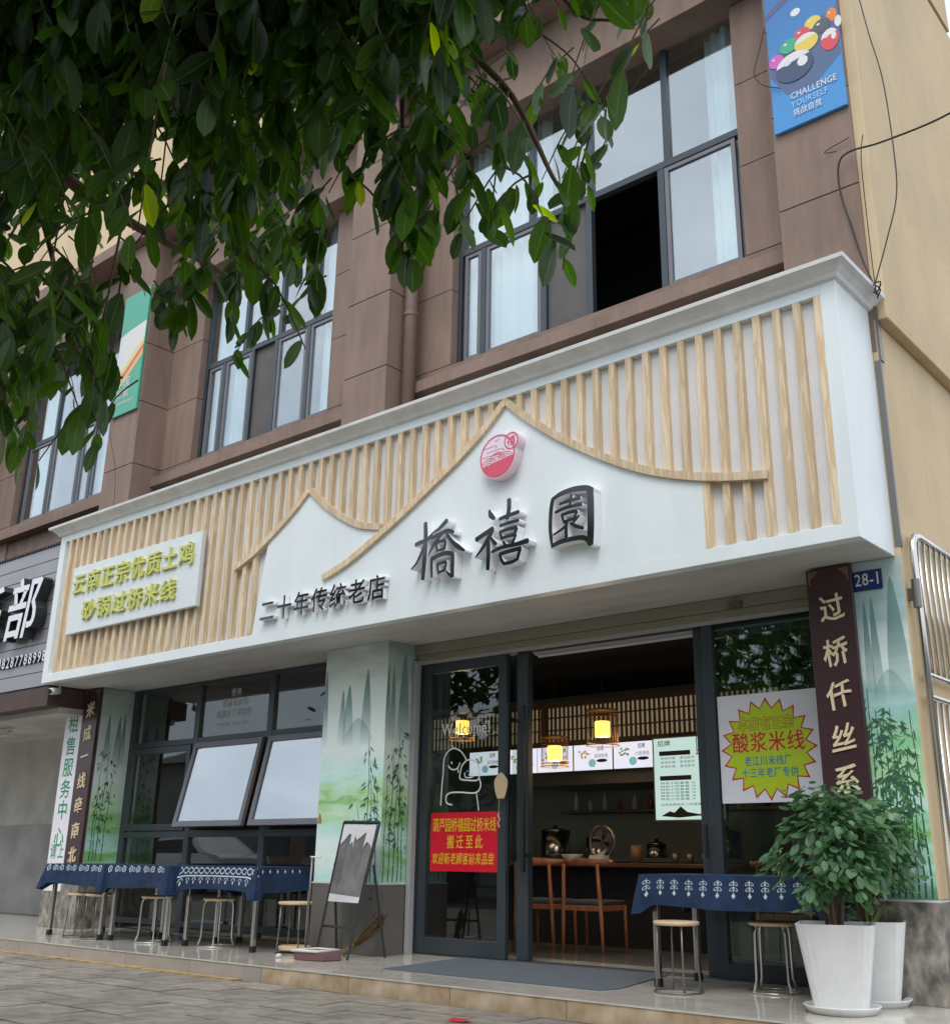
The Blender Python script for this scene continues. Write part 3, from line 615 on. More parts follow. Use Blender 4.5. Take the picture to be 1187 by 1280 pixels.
for a, b_ in ((-11.335, -10.035), (-9.925, X1 + .0)):
    s_ = MB(); gl_ = MB(); hh = 1.0; t_ = .065
    def tl(mb, x0, x1, h0, h1, d0, d1):
        A_ = .215; ca, sa = math.cos(A_), math.sin(A_); vv = []
        for x in (x0, x1):
            for dd in (d0, d1):
                for h in (h0, h1): vv.append((x, 1.10 - h * sa + dd * ca, 2.275 - h * ca - dd * sa))
        mb.add(vv, [(0, 1, 3, 2), (4, 6, 7, 5), (0, 4, 5, 1), (2, 3, 7, 6), (0, 2, 6, 4), (1, 5, 7, 3)])
    tl(s_, a, a + t_, 0, hh, -.02, .025); tl(s_, b_ - t_, b_, 0, hh, -.02, .025); tl(s_, a + t_, b_ - t_, 0, t_, -.019, .024); tl(s_, a + t_, b_ - t_, hh - t_, hh, -.019, .024)
    tl(gl_, a + t_, b_ - t_, t_, hh - t_, -.004, .004)
    sub('sash', s_, M_FRAME2, sw_, bevel=.003); sub('pane', gl_, M_GLASSS, sw_)
    sub('stay_arm', MB().tube([(b_ - .02, 1.13, 1.6), (b_ - .01, .98, 1.55)], .008, 6), M_STEELD, sw_)
# white lettering stuck on the upper window pane
M_TV = mat('thin_white_vinyl', (.62, .62, .60))
for s_, a, b_, z_, h_ in (('傍来', -10.79, -10.58, 2.80, .10), ('把最喜欢的', -10.95, -10.45, 2.68, .10), ('都藏在了食物里', -11.05, -10.38, 2.555, .10), ('in the day , in the food', -11.04, -10.44, 2.46, .06)):
    tx = MB(); text(tx, s_, a, b_, z_, h_, 1.1512, bold=True); sub('window_lettering', tx, M_TV, sw_)

# drain pipe beside the second pilaster
dp = tag(obj('drain_pipe', MB().tube([(-7.70, .87, 4.6), (-7.70, .87, 9.7)], .075, 16), M_PIPE, smooth=True), 'brown round drain pipe running down beside the middle brown pilaster', 'pipe')
for z_ in (5.35, 6.75, 8.2):
    o = obj('pipe_collar', MB().lathe([(.078, 0), (.084, .004), (.084, .05), (.078, .054)], (-7.70, .87, z_), 16), M_PIPE, dp, local=True)

# ------------------------------------------------------------------ the big white sign
sg = thing('shop_sign', 'long white sign box with pine slats, mountain outlines and dark raised characters', 'sign', (-7.8, 0, 3.04))
def sp(name, mb, m, parent=None, **k):
    if parent is not None: return obj(name, mb, m, parent, local=True, **k)
    return obj(name, mb, m, sg, **k)
xL, xR, zB, zT = -13.19, -2.53, 3.036, 4.985
rL, rR, rB, rT = -13.06, -2.646, 3.148, 4.88
fr = MB(); fr.box(xL, rL, 0, .11, zB, zT); fr.box(rR, xR, 0, .11, zB, zT); fr.box(rL, rR, .0008, .11, zB, rB); fr.box(rL, rR, .0008, .11, rT, zT)
fr.box(xR - .02, xR, .1105, .628, zB, zT); fr.box(xL, xL + .02, .1105, 1.0, zB, zT); fr.box(xL + .021, xR - .021, .112, .62, zT - .02, zT)
sp('frame', fr, M_WHITE, bevel=.004)
sp('back_panel', B(rL, rR, .055, .11, rB, rT), M_WHITE2)
# cornice: a stepped moulding along the front and returning on both ends
def cornice():
    prof = [(0, 4.965), (-.03, 4.975), (-.045, 5.0), (-.085, 5.035), (-.13, 5.055), (-.135, 5.085), (0, 5.09)]
    m = MB(); k = 0; n = len(prof)
    for (ex, sgn) in ((xL, -1), (xR, 1)):
        for (d, z) in prof: m.v.append((ex - sgn * d * .95 if True else ex, d, z))
    for i in range(n - 1): m.f.append((i, n + i, n + i + 1, i + 1)); m.mi.append(0)
    for (d, z) in prof: m.v.append((xR - d * .95, .70, z))
    for i in range(n - 1): m.f.append((n + i, 2 * n + i, 2 * n + i + 1, n + i + 1)); m.mi.append(0)
    k = len(m.v)
    m.box(xL - .01, xR + .0, .0005, .63, 4.99, 5.088)
    return m
sp('cornice', cornice(), M_CORN)
# mountain outlines (x, z) of the lower edge of the pine trims, from far left to right
main = [(-7.885, 3.555), (-7.547, 3.655), (-7.256, 3.784), (-6.973, 3.919), (-6.698, 4.064), (-6.43, 4.215), (-6.168, 4.362), (-5.945, 4.505), (-5.756, 4.645), (-5.578, 4.80)]
rightc = [(-5.578, 4.80), (-5.433, 4.66), (-5.222, 4.486), (-4.98, 4.308), (-4.709, 4.13), (-4.415, 3.96), (-4.135, 3.825), (-3.802, 3.708), (-3.485, 3.63), (-3.15, 3.575)]
m2l = [(-9.33, 3.885), (-9.15, 3.95), (-8.98, 4.02), (-8.81, 4.11), (-8.618, 4.22), (-8.376, 4.375), (-8.183, 4.53)]
m2r = [(-8.183, 4.53), (-8.002, 4.37), (-7.786, 4.212), (-7.58, 4.09), (-7.382, 3.998), (-7.10, 3.93)]
def interp(pts, x):
    for (a, za), (b_, zb) in zip(pts, pts[1:]):
        if a <= x <= b_: return za + (zb - za) * (x - a) / (b_ - a)
    return None
def lowz(x):
    c = [interp(p, x) for p in (main, rightc, m2l, m2r)]; c = [v for v in c if v is not None]
    return max(c) if c else None
# white mountain-shaped panel flush with the frame
poly = [(-8.965, rB + .001)] + [(x, z) for x, z in m2l if x > -8.97] + [(x, z) for x, z in m2r[1:-1]] + [(x, z) for x, z in main if x > -7.15] + [(x, z) for x, z in rightc[1:-2]] + [(-3.665, 3.67), (-3.665, rB + .001)]
sp('mountain_panel', MB().polyY(poly, .004, .054), M_WHITE)
def trim(pts, y0, y1, w_=.062):
    m = MB(); n = len(pts); L_, U_ = [], []
    for i, (x, z) in enumerate(pts):
        a = Vector(pts[max(i - 1, 0)]); b_ = Vector(pts[min(i + 1, n - 1)]); d = (b_ - a).normalized(); nn = Vector((-d.y, d.x)); 
        if nn.y < 0: nn = -nn
        L_.append((x, z)); U_.append((x + nn.x * w_, z + nn.y * w_))
    for i in range(n - 1): 
        v = [(L_[i][0], y0, L_[i][1]), (L_[i + 1][0], y0, L_[i + 1][1]), (U_[i + 1][0], y0, U_[i + 1][1]), (U_[i][0], y0, U_[i][1])]; v += [(p[0], y1, p[2]) for p in v]
        f = [(0, 1, 2, 3), (1, 0, 4, 5), (3, 2, 6, 7)]
        if i == 0: f.append((0, 3, 7, 4))
        if i == n - 2: f.append((2, 1, 5, 6))
        m.add(v, f)
    return m
def smooth(pts, k=4):
    out = []
    P_ = [pts[0]] + pts + [pts[-1]]
    for i in range(1, len(P_) - 2):
        for j in range(k):
            t_ = j / k; p0, p1, p2, p3 = P_[i - 1], P_[i], P_[i + 1], P_[i + 2]
            out.append(tuple(.5 * ((2 * p1[c]) + (-p0[c] + p2[c]) * t_ + (2 * p0[c] - 5 * p1[c] + 4 * p2[c] - p3[c]) * t_ ** 2 + (-p0[c] + 3 * p1[c] - 3 * p2[c] + p3[c]) * t_ ** 3) for c in (0, 1)))
    out.append(pts[-1]); return out
for pts, y0 in ((main, -.028), (rightc, -.026), (m2l, -.023), (m2r, -.021)):
    sp('mountain_trim', trim(smooth(pts), y0, .052), M_SLAT)
x = -2.672
BRD = (-12.645, -9.925, 3.585, 4.442)
while x > -13.05:
    a, b_ = x - .029, x + .029
    lz = lowz(x)
    yj = .0015 + rnd.uniform(0, .001)
    full = x < -8.985 or x > -3.70
    z0 = rB + .001 if full else (lz or rB) + .01
    sp('slat', B(a, b_, yj, .0545, z0, rT - .001), M_SLAT)
    x -= .1628
# raised name board
bo = sp('name_board', B(BRD[0], BRD[1], -.055, .0, BRD[2], BRD[3]), M_BOARD, bevel=.004)
def chars(s, x0, x1, z, h, y, depth, mats, bold=True, shear=0, warp=0, parent=bo, fill=.92, name='character'):
    k = (x1 - x0) / len(s)
    for i, c in enumerate(s):
        mb = MB(); glyph(mb, c, x0 + i * k + k * (1 - fill) / 2, z, k * fill, h, y, depth, bold, shear, 0, 0, 1, warp); o = sp(name, mb, mats, parent)
chars('云南正宗优质土鸡', -12.60, -10.00, 4.065, .285, -.085, .03, [M_GREENY, M_GREENY]); chars('砂锅过桥米线', -12.30, -10.29, 3.70, .265, -.085, .03, [M_GREENY, M_GREENY])
# row of seven small raised characters
def chars_sg(s, x0, x1, z, h, y, depth, mats, fill=.9, shear=0):
    k = (x1 - x0) / len(s)
    for i, c in enumerate(s):
        mb = MB(); glyph(mb, c, x0 + i * k + k * (1 - fill) / 2, z, k * fill, h, y, depth, 'x', shear, 0, 0, 1, 0); sp('character', mb, mats)
chars_sg('二十年传统老店', -8.80, -6.945, 3.235, .25, -.055, .054, [M_MIRROR, M_LSIDE])
# the three big brush characters, stroke by stroke
def RAY(px, py, Y):
    r = fw + rt * (px - CX) / F_PX - up * (py - CY) / F_PX; t_ = (Y - CAM.y) / r.y; p = CAM + r * t_; return (p.x, p.z)
BIG = {
 'q': ((500, 600, 5.935), [[(112, 482, 12), (150, 465, 13), (205, 438, 12), (240, 400, 9)], [(188, 318, 14), (190, 400, 15), (188, 480, 15), (180, 600, 15), (168, 738, 13)], [(182, 478, 10), (155, 550, 11), (120, 620, 8), (80, 664, 3)],
       [(350, 298, 14), (325, 325, 15), (285, 365, 10), (238, 392, 3)], [(232, 432, 10), (300, 400, 12), (345, 378, 12), (398, 385, 11)], [(318, 390, 10), (275, 445, 12), (240, 500, 10), (208, 562, 3)], [(345, 395, 8), (385, 455, 12), (430, 495, 15), (480, 524, 6)],
       [(268, 462, 9), (278, 530, 8)], [(262, 468, 9), (300, 455, 10), (340, 448, 9)], [(338, 450, 9), (330, 515, 8)], [(275, 525, 8), (330, 512, 8)],
       [(238, 575, 10), (235, 640, 10), (238, 722, 8)], [(232, 590, 12), (290, 560, 13), (345, 543, 13), (398, 552, 13)], [(392, 550, 13), (390, 630, 14), (388, 718, 14)], [(388, 716, 10), (362, 695, 8), (340, 672, 3)],
       [(280, 628, 9), (288, 700, 8)], [(278, 628, 9), (345, 605, 9)], [(345, 605, 9), (335, 672, 8)], [(286, 688, 8), (338, 668, 8)]]),
 'x': ((500, 600, 5.935), [[(660, 222, 6), (672, 262, 18), (700, 288, 10)], [(562, 445, 15), (620, 405, 15), (690, 358, 15)], [(688, 365, 14), (650, 440, 15), (608, 510, 12), (556, 578, 3)], [(652, 440, 14), (655, 540, 15), (650, 664, 13)], [(672, 430, 8), (712, 478, 12)],
       [(808, 142, 16), (808, 210, 16), (795, 290, 13)], [(735, 292, 11), (800, 265, 13), (882, 235, 12)], [(742, 340, 10), (810, 318, 11), (880, 300, 10)],
       [(742, 388, 10), (758, 445, 9)], [(740, 388, 10), (800, 366, 11), (868, 352, 12)], [(865, 355, 12), (850, 412, 10)], [(755, 432, 9), (852, 405, 10)],
       [(765, 455, 8), (785, 488, 11)], [(862, 405, 8), (835, 470, 11)], [(682, 535, 10), (760, 500, 12), (860, 478, 13), (952, 450, 17)],
       [(742, 548, 11), (752, 590, 11), (778, 628, 10)], [(740, 552, 11), (820, 528, 12), (898, 505, 13)], [(893, 510, 13), (872, 590, 11)], [(772, 622, 11), (830, 610, 11), (880, 582, 11)]]),
 'y': ((580, 520, 6.247), [[(692, 645, 14), (678, 730, 15), (672, 860, 14), (678, 950, 13), (688, 1030, 8)], [(688, 652, 12), (760, 605, 17), (860, 572, 20), (950, 562, 20), (1005, 575, 14)], [(982, 575, 26), (988, 700, 26), (988, 850, 27), (985, 1004, 24)], [(686, 1015, 14), (760, 980, 16), (850, 958, 16), (930, 950, 17), (990, 985, 18)],
       [(745, 690, 9), (820, 662, 12), (905, 640, 12)], [(838, 612, 10), (828, 700, 11)], [(712, 755, 10), (800, 715, 12), (918, 690, 12)], [(762, 772, 10), (785, 840, 9)], [(760, 775, 10), (830, 752, 11), (882, 742, 11)], [(880, 745, 11), (860, 810, 10)], [(782, 825, 9), (860, 802, 10)],
       [(805, 825, 12), (798, 880, 13), (800, 958, 13)], [(800, 850, 9), (765, 885, 10), (697, 930, 6)], [(900, 775, 8), (855, 830, 11)], [(830, 838, 8), (880, 862, 13), (935, 878, 10)]]),
}
for key, (tf, strokes) in BIG.items():
    mb = MB(); YL = -.09
    for i, st_ in enumerate(strokes):
        P_ = []
        for (x, y, r) in st_:
            X_, Z_ = RAY(tf[0] + x / tf[2], tf[1] + y / tf[2], YL); X2, _ = RAY(tf[0] + (x + r) / tf[2], tf[1] + y / tf[2], YL); P_.append((X_, Z_, (X2 - X_)))
        P_ = [(a, b_, c) for a, b_, c in P_]
        ctr = smooth([(a, b_) for a, b_, c in P_], 4) if len(P_) > 2 else [(P_[0][0], P_[0][1]), (P_[1][0], P_[1][1])]
        rr = [c for a, b_, c in P_]; n = len(ctr); up_, lo_ = [], []
        for j, c in enumerate(ctr):
            a = Vector(ctr[max(j - 1, 0)]); b_ = Vector(ctr[min(j + 1, n - 1)]); d = (b_ - a).normalized(); nn = Vector((-d.y, d.x)); s_ = j / (n - 1) * (len(rr) - 1); k = min(int(s_), len(rr) - 2); r = rr[k] + (rr[k + 1] - rr[k]) * (s_ - k)
            r *= 1.0; up_.append((c[0] + nn.x * r, c[1] + nn.y * r)); lo_.append((c[0] - nn.x * r, c[1] - nn.y * r))
        e0 = Vector(ctr[0]) - (Vector(ctr[1]) - Vector(ctr[0])).normalized() * rr[0] * .5; e1 = Vector(ctr[-1]) + (Vector(ctr[-1]) - Vector(ctr[-2])).normalized() * rr[-1] * .5
        yy = YL - .0004 * i
        for j in range(n - 1): 
            quad = [up_[j], up_[j + 1], lo_[j + 1], lo_[j]]; k = len(mb.v)
            mb.v += [(p[0], yy, p[1]) for p in quad]; mb.f.append((k + 3, k + 2, k + 1, k)); mb.mi.append(0)
        for e, a, b_ in ((e0, up_[0], lo_[0]), (e1, lo_[-1], up_[-1])): k = len(mb.v); mb.v += [(a[0], yy, a[1]), (b_[0], yy, b_[1]), (e.x, yy, e.y)]; mb.f.append((k, k + 1, k + 2)[::-1]); mb.mi.append(0)
        ring = up_ + [tuple(e1)] + lo_[::-1] + [tuple(e0)]; k = len(mb.v); nr = len(ring); mb.v += [(p[0], yy, p[1]) for p in ring] + [(p[0], .003, p[1]) for p in ring]
        for j in range(nr): j2 = (j + 1) % nr; mb.f.append((k + j, k + j2, k + nr + j2, k + nr + j)); mb.mi.append(1)
    sp('brush_character', mb, [M_MIRROR, M_LSIDE])
# round pink emblem
def disc(cx, cz, rx, rz, n=40, a0=0, a1=2 * PI): return [(cx + rx * math.cos(a0 + (a1 - a0) * i / (n if a1 - a0 < 6.28 else n)), cz + rz * math.sin(a0 + (a1 - a0) * i / n)) for i in range(n)]
def arcline(mb, pts, w_, y, closed=False):
    n = len(pts)
    for i in range(n if closed else n - 1):
        a, b_ = Vector(pts[i]), Vector(pts[(i + 1) % n]); d = (b_ - a)
        if d.length < 1e-6: continue
        d.normalize(); nn = Vector((-d.y, d.x)) * w_ / 2; a2 = a - d * w_ * .2; b2 = b_ + d * w_ * .2
        k = len(mb.v); yy = y - .00003 * (i % 7); mb.v += [(p.x, yy, p.y) for p in (a2 - nn, b2 - nn, b2 + nn, a2 + nn)]; mb.f.append((k, k + 1, k + 2, k + 3)); mb.mi.append(0)
ex, ez, er = -5.605, 4.305, .205
em = sp('emblem', MB().polyY(disc(ex, ez, er, er), -.085, .003).polyY(disc(ex + .155, ez + .105, .085, .085), -.0855, .003), mat('white_pink_acrylic', (.86, .66, .74), .35))
sp('emblem_face', MB().polyY(disc(ex, ez, er - .012, er - .012), -.0872).polyY(disc(ex + .155, ez + .105, .078, .078), -.0878), mat('pale_pink_face', (.84, .76, .86), .35), em)
M_PINK = mat('coral_pink_print', (.75, .09, .16), .4)
mb = MB(); arcline(mb, disc(ex, ez, er - .018, er - .018), .014, -.0885, True)
arcline(mb, disc(ex + .155, ez + .105, .072, .072, 28), .012, -.0895, True)
low = [(ex + (er - .02) * math.cos(a), ez + (er - .02) * math.sin(a)) for a in [PI + .42 + i * (PI - .55) / 20 for i in range(21)]]; mb.polyY(low, -.089)
for c_, z_ in ((-.09, -.075), (0, -.035), (.09, -.05)):
    for r in (.085, .06, .035): arcline(mb, [(ex + c_ + r * math.cos(a * PI / 10), ez + z_ + r * .8 * math.sin(a * PI / 10)) for a in range(11)], .007, -.0882 - r * .002)
for i, (a, b_) in enumerate(((-.16, -.02), (-.12, .06), (-.17, .03))): arcline(mb, [(ex + a, ez + .09 - i * .04), (ex + b_, ez + .10 - i * .04), (ex + b_ + .015, ez + .085 - i * .04), (ex + b_, ez + .072 - i * .04)], .006, -.0885)
arcline(mb, [(ex - .03, ez + .15), (ex - .01, ez + .135), (ex + .02, ez + .155)], .006, -.0886)
glyph(mb, '禧', ex + .105, ez + .055, .10, .10, -.0888, bold=True)
sp('emblem_print', mb, M_PINK, em)

# ------------------------------------------------------------------ neighbouring shop on the left
nb = thing('neighbour_shop_front', 'grey corrugated shop fascia with white slanted characters left of the white sign', 'shop front', (-16, .1, 3))
nzs = [3.04 + i * .19 for i in range(11)]
for i in range(10): obj('cladding_board', MB().polyY([(-24, nzs[i] + .014), (-13.2, nzs[i] + .004), (-13.2, nzs[i + 1] - .004), (-24, nzs[i + 1] - .0)], .12 + .0 * i, .14), M_NSIGN, nb, bevel=.003)
obj('cladding_backing', B(-24, -13.2, .141, .62, 3.03, 4.93), M_BLACK, nb)
saw = MB()
x = -13.2
while x > -24: saw.box(x - .045, x - .005, .10, .60, 4.94, 4.975); x -= .075
obj('corrugated_edge', saw, M_BLACK, nb, stuff=True)
mb = MB(); glyph(mb, '部', -14.30, 3.66, .86, .88, -.05, .14, True, .16, 0, 0, 1); obj('character', mb, [M_TEXTW, M_TEXTDK], nb)
mb = MB(); glyph(mb, '乐', -15.40, 3.66, .98, .86, -.05, .14, True, .16, 0, 0, 1); obj('character', mb, [M_TEXTW, M_TEXTDK], nb)
for i, c in enumerate('18287788998'):
    mb = MB(); glyph(mb, c, -14.62 + i * .119, 3.335, .10, .20, .085, .034, True, .05, 0, 0, 1); obj('digit', mb, [M_TEXTW, M_TEXTDK], nb)
obj('beam', B(-24, -13.20, .12, 1.2, 2.78, 3.02), mat('brown_painted_beam', (.085, .055, .05), .7, var=.2), nb)
obj('back_wall', B(-24, -13.63, 1.9, 2.0, 0, 3.0), M_WALLN, nb)
obj('dado', B(-24, -13.63, 1.885, 1.899, .13, 1.40), M_WALLN2, nb)
obj('ceiling', B(-24, -13.2, .3, 2.0, 2.70, 2.775), M_WALLN, nb)
tag(obj('fluorescent_lamp', MB().box(-16.6, -15.3, .70, .76, 2.62, 2.66).tube([(-16.55, .73, 2.60), (-15.35, .73, 2.60)], .016, 8), M_TUBE), 'unlit white tube lamp under the neighbouring shop ceiling', 'lamp')
sc_ = thing('security_camera', 'small round white security camera under the left bottom corner of the sign', 'camera', (-13.0, .12, 2.93))
obj('camera_body', MB().tube([(-13.0, .16, 2.945), (-12.99, .06, 2.93), (-12.985, .03, 2.925)], [.04, .045, .042], 14), M_WPL, sc_, smooth=True)
obj('lens', MB().tube([(-12.985, .032, 2.925), (-12.983, .02, 2.922)], .032, 14), M_BLACK, sc_)
obj('bracket', MB().tube([(-13.0, .15, 2.96), (-13.0, .16, 3.03)], .012, 8), M_WPL, sc_)

# ------------------------------------------------------------------ signs and posters
def plaque(name, label, x0, x1, z0, z1, yf, s, zs, ch):
    t_ = thing(name, label, 'plaque', ((x0 + x1) / 2, yf, z0), 'vertical wooden couplet plaques')
    obj('board', B(x0, x1, yf, yf + .035, z0, z1), M_PLAQ, t_, bevel=.005)
    for c, z in zip(s, zs):
        mb = MB(); wd = ch * .92; glyph(mb, c, (x0 + x1) / 2 - wd / 2 + .01, z - ch / 2, wd, ch, yf - .010, .0095, True, -.05, .14, 0, 0, .035); obj('character', mb, M_GOLD, t_)
    mb = MB()
    for sx, ex_ in ((1, x0 + .02), (-1, x1 - .02)):
        for k in range(5): mb.polyY([(ex_ + sx * .0, z1 - .02 - k * .012), (ex_ + sx * (.075 - k * .013), z1 - .02 - k * .012), (ex_ + sx * (.07 - k * .013), z1 - .027 - k * .012), (ex_, z1 - .027 - k * .012)], yf - .0012)
        mb.polyY([(ex_, z1 - .02), (ex_ + sx * .008, z1 - .02), (ex_ + sx * .008, z1 - .12), (ex_, z1 - .12)], yf - .0016)
    obj('corner_ornament', mb, mat('dull_gold_print', (.25, .19, .10), .5), t_)
plaque('couplet_plaque', 'dark maroon plaque reading 过桥仟丝系, right of the yellow-green poster', -3.18, -2.842, .96, 3.02, .575, '过桥仟丝系', [2.72, 2.40, 2.10, 1.80, 1.52], .205)
plaque('couplet_plaque', 'dark maroon plaque reading 米成一线牵南北, beside the white vertical banner', -13.185, -12.825, .80, 3.02, .615, '米成一线牵南北', [2.76, 2.46, 2.17, 1.87, 1.57, 1.27, .98], .20)
vb = thing('vertical_banner', 'white vertical banner with green characters left of the maroon plaque', 'banner', (-13.4, .62, .7))
obj('sheet', B(-13.60, -13.205, .628, .645, .55, 2.81), M_PAPER, vb)
for c, z in zip('租售服务中心', [2.62, 2.33, 2.06, 1.79, 1.53, 1.20]): mb = MB(); glyph(mb, c, -13.52, z - .13, .25, .25, .6265); obj('character', mb, M_GREENT, vb)
for c, x, z in (('请', -13.56, .93), ('上', -13.38, .93), ('二', -13.56, .70), ('楼', -13.38, .70)): mb = MB(); glyph(mb, c, x, z, .15, .19, .6265); obj('character', mb, M_GREENT, vb)
hp = thing('house_number_plate', 'small dark blue plate reading 28-1 beside the right plaque', 'plate', (-2.74, .62, 2.82))
obj('plate', B(-2.855, -2.635, .618, .627, 2.82, 2.965), M_BLUEP, hp, bevel=.003); mb = MB(); text(mb, '28-1', -2.835, -2.655, 2.842, .125, .6165, bold=True); obj('lettering', mb, M_WPL, hp)
# yellow-green star poster
po = thing('poster', 'white poster with a yellow-green starburst hung behind the right glass', 'poster', (-3.78, 1.07, 1.4))
PY = 1.104
obj('sheet', B(-4.25, -3.30, PY, PY + .003, 1.41, 2.245), M_PAPER, po)
cxp, czp = -3.83, 1.815
def star(n, r1, r2, sx=1): return [(cxp + sx * (r1 if i % 2 == 0 else r2) * math.cos(PI / 2 + PI * i / n), czp + (r1 if i % 2 == 0 else r2) * math.sin(PI / 2 + PI * i / n)) for i in range(2 * n)]
def fan(mb, pts, y, c):
    k = len(mb.v); mb.v += [(c[0], y, c[1])] + [(p[0], y, p[1]) for p in pts]; n = len(pts)
    for i in range(n): mb.f.append((k, k + 1 + i, k + 1 + (i + 1) % n)); mb.mi.append(0)
mb = MB(); fan(mb, star(20, .395, .315, 1.03), PY - .001, (cxp, czp)); obj('starburst_outline', mb, M_REDT, po)
mb = MB(); fan(mb, star(20, .372, .302, 1.03), PY - .002, (cxp, czp)); obj('starburst', mb, M_LIME, po)
mb = MB(); [text(mb, '本店有正宗', -4.08 + a * .004, -3.60 + a * .004, 1.955 + b_ * .004, .11, PY - .0024 - k_ * .00001) for k_, (a, b_) in enumerate(((1, 1), (1, -1), (-1, 1), (-1, -1)))]; obj('lettering_outline', mb, mat('dark_olive_print', (.22, .25, .02)), po)
mb = MB(); text(mb, '本店有正宗', -4.08, -3.60, 1.955, .11, PY - .004); obj('lettering', mb, M_OLIVE, po)
mb = MB(); text(mb, '酸浆米线', -4.14, -3.52, 1.785, .165, PY - .003); obj('lettering', mb, M_REDT, po)
mb = MB(); text(mb, '老江川米线厂', -4.04, -3.64, 1.685, .08, PY - .003); obj('lettering', mb, M_CYAN, po)
mb = MB(); text(mb, '十三年老厂专供', -4.07, -3.59, 1.595, .08, PY - .0031); obj('lettering', mb, M_CYAN, po)
# red banner on the door glass
rb = thing('red_banner', 'red vinyl banner with yellow characters on the sliding glass door', 'banner', (-6.95, 1.08, .9))
RY = 1.112
obj('sheet', B(-7.40, -6.555, RY, RY + .003, .865, 1.395), M_RED, rb)
mb = MB(); text(mb, '葫芦园桥禧园过桥米线', -7.375, -6.58, 1.215, .135, RY - .0015, fill=.98); obj('lettering', mb, M_YEL, rb)
mb = MB(); text(mb, '搬迁至此', -7.20, -6.73, 1.065, .13, RY - .0015, fill=.82); obj('lettering', mb, M_YEL, rb)
mb = MB(); text(mb, '欢迎新老顾客前来品尝', -7.375, -6.60, .925, .11, RY - .0015, shear=.12, warp=.03); obj('lettering', mb, M_YEL, rb)
# white doodle and Welcome! on the glass
dd = thing('window_doodle', 'white line drawing of two hugging figures under the word Welcome on the door glass', 'drawing', (-6.95, 1.09, 1.4))
mb = MB(); DY = 1.115
cz = lambda pts: [RAY(500 + x / 5.5625, 880 + y / 5.5625, DY) for x, y in pts]
M_VIN = mat('white_window_vinyl', (.88, .9, .9), .6)
for pts in ([(282, 705), (288, 600), (300, 480), (305, 390), (330, 335), (372, 310), (415, 325), (445, 360), (460, 392)], [(462, 392), (430, 430), (418, 480), (418, 522), (480, 532), (535, 530), (550, 500), (545, 430), (520, 400), (485, 390), (462, 392)],
            [(550, 520), (560, 560), (548, 600), (510, 620), (420, 615), (345, 620), (318, 650), (325, 690), (360, 702)], [(530, 620), (538, 680), (545, 740)], [(335, 430), (350, 450), (375, 458), (400, 445), (415, 410)], [(400, 445), (405, 480)], [(448, 478), (455, 512), (505, 510)], [(475, 492), (490, 496), (500, 488)]):
    arcline(mb, smooth(cz(pts), 4), .014 if len(pts) > 3 else .011, DY)
for x, y, r in ((358, 410, .011), (468, 468, .006), (495, 478, .006)): c = cz([(x, y)])[0]; mb.polyY(disc(c[0], c[1], r, r * 1.2, 12), DY - .0003)
obj('outline', mb, M_VIN, dd)
mb = MB(); text(mb, 'Welcome!', -7.295, -6.67, 2.10, .165, DY, bold=True, warp=.02, tilt=.0); obj('lettering', mb, M_VIN, dd)

# billiards poster on the right pilaster
bp = thing('billiards_poster', 'blue poster with billiard balls and CHALLENGE YOURSELF on the right brown pilaster', 'poster', (-2.8, .6, 6.85))
def gradmat(name, c1, c2, z0, z1):
    m, t, b = nodes(name); g_ = N(t, 'ShaderNodeNewGeometry'); s = N(t, 'ShaderNodeSeparateXYZ'); L(t, g_.outputs['Position'], s.inputs[0]); mr = N(t, 'ShaderNodeMapRange'); mr.inputs[1].default_value = z0; mr.inputs[2].default_value = z1; L(t, s.outputs[2], mr.inputs[0])
    mc = N(t, 'ShaderNodeMix', data_type='RGBA'); mc.inputs[6].default_value = c1; mc.inputs[7].default_value = c2; L(t, mr.outputs[0], mc.inputs[0]); L(t, mc.outputs[2], b.inputs['Base Color']); b.inputs['Roughness'].default_value = .35; return m
obj('panel', B(-3.135, -2.50, .592, .622, 6.84, 8.75), gradmat('blue_print', (.06, .30, .66, 1), (.045, .16, .42, 1), 7.0, 8.4), bp)
BYP = .5905
def flat(name, pts, m, y): return obj(name, MB().polyY(pts, y), m, bp)
flat('printed_shadow', [(-3.13, 7.42), (-3.0, 7.18), (-2.75, 7.16), (-2.505, 7.35), (-2.505, 7.85), (-3.13, 7.6)], mat('dark_blue_print', (.09, .14, .27), .4), BYP)
flat('printed_cue', [(-3.13, 8.02), (-3.13, 8.09), (-2.66, 8.34), (-2.66, 8.27)], mat('slate_print', (.10, .11, .24), .4), BYP - .0002)
cP = {'white': (.78, .76, .76), 'yellow': (.80, .60, .10), 'orange': (.82, .22, .04), 'red': (.72, .07, .09), 'green': (.05, .42, .24), 'pink': (.62, .12, .50), 'black': (.09, .10, .13), 'teal': (.05, .30, .42), 'navy': (.05, .08, .16)}
PM = {k: mat(k + '_ball_print', v, .4) for k, v in cP.items()}
balls = []
for px_, py_, rr_, c, s_ in ((380, 105, 45, 'white', None), (700, 125, 85, 'orange', None), (535, 195, 75, 'yellow', None), (760, 180, 70, 'white', None), (615, 225, 85, 'black', None), (440, 300, 75, 'red', None), (690, 345, 135, 'red', 'white'), (325, 410, 85, 'green', None), (480, 375, 110, 'yellow', 'white'), (215, 550, 80, 'pink', None), (375, 590, 175, 'navy', 'white')):
    a_, z_ = RAY(940 + px_ / 7.108, py_ / 7.108, .59); b2_, _ = RAY(940 + (px_ + rr_) / 7.108, py_ / 7.108, .59); balls.append((a_, z_ , b2_ - a_, c, s_))
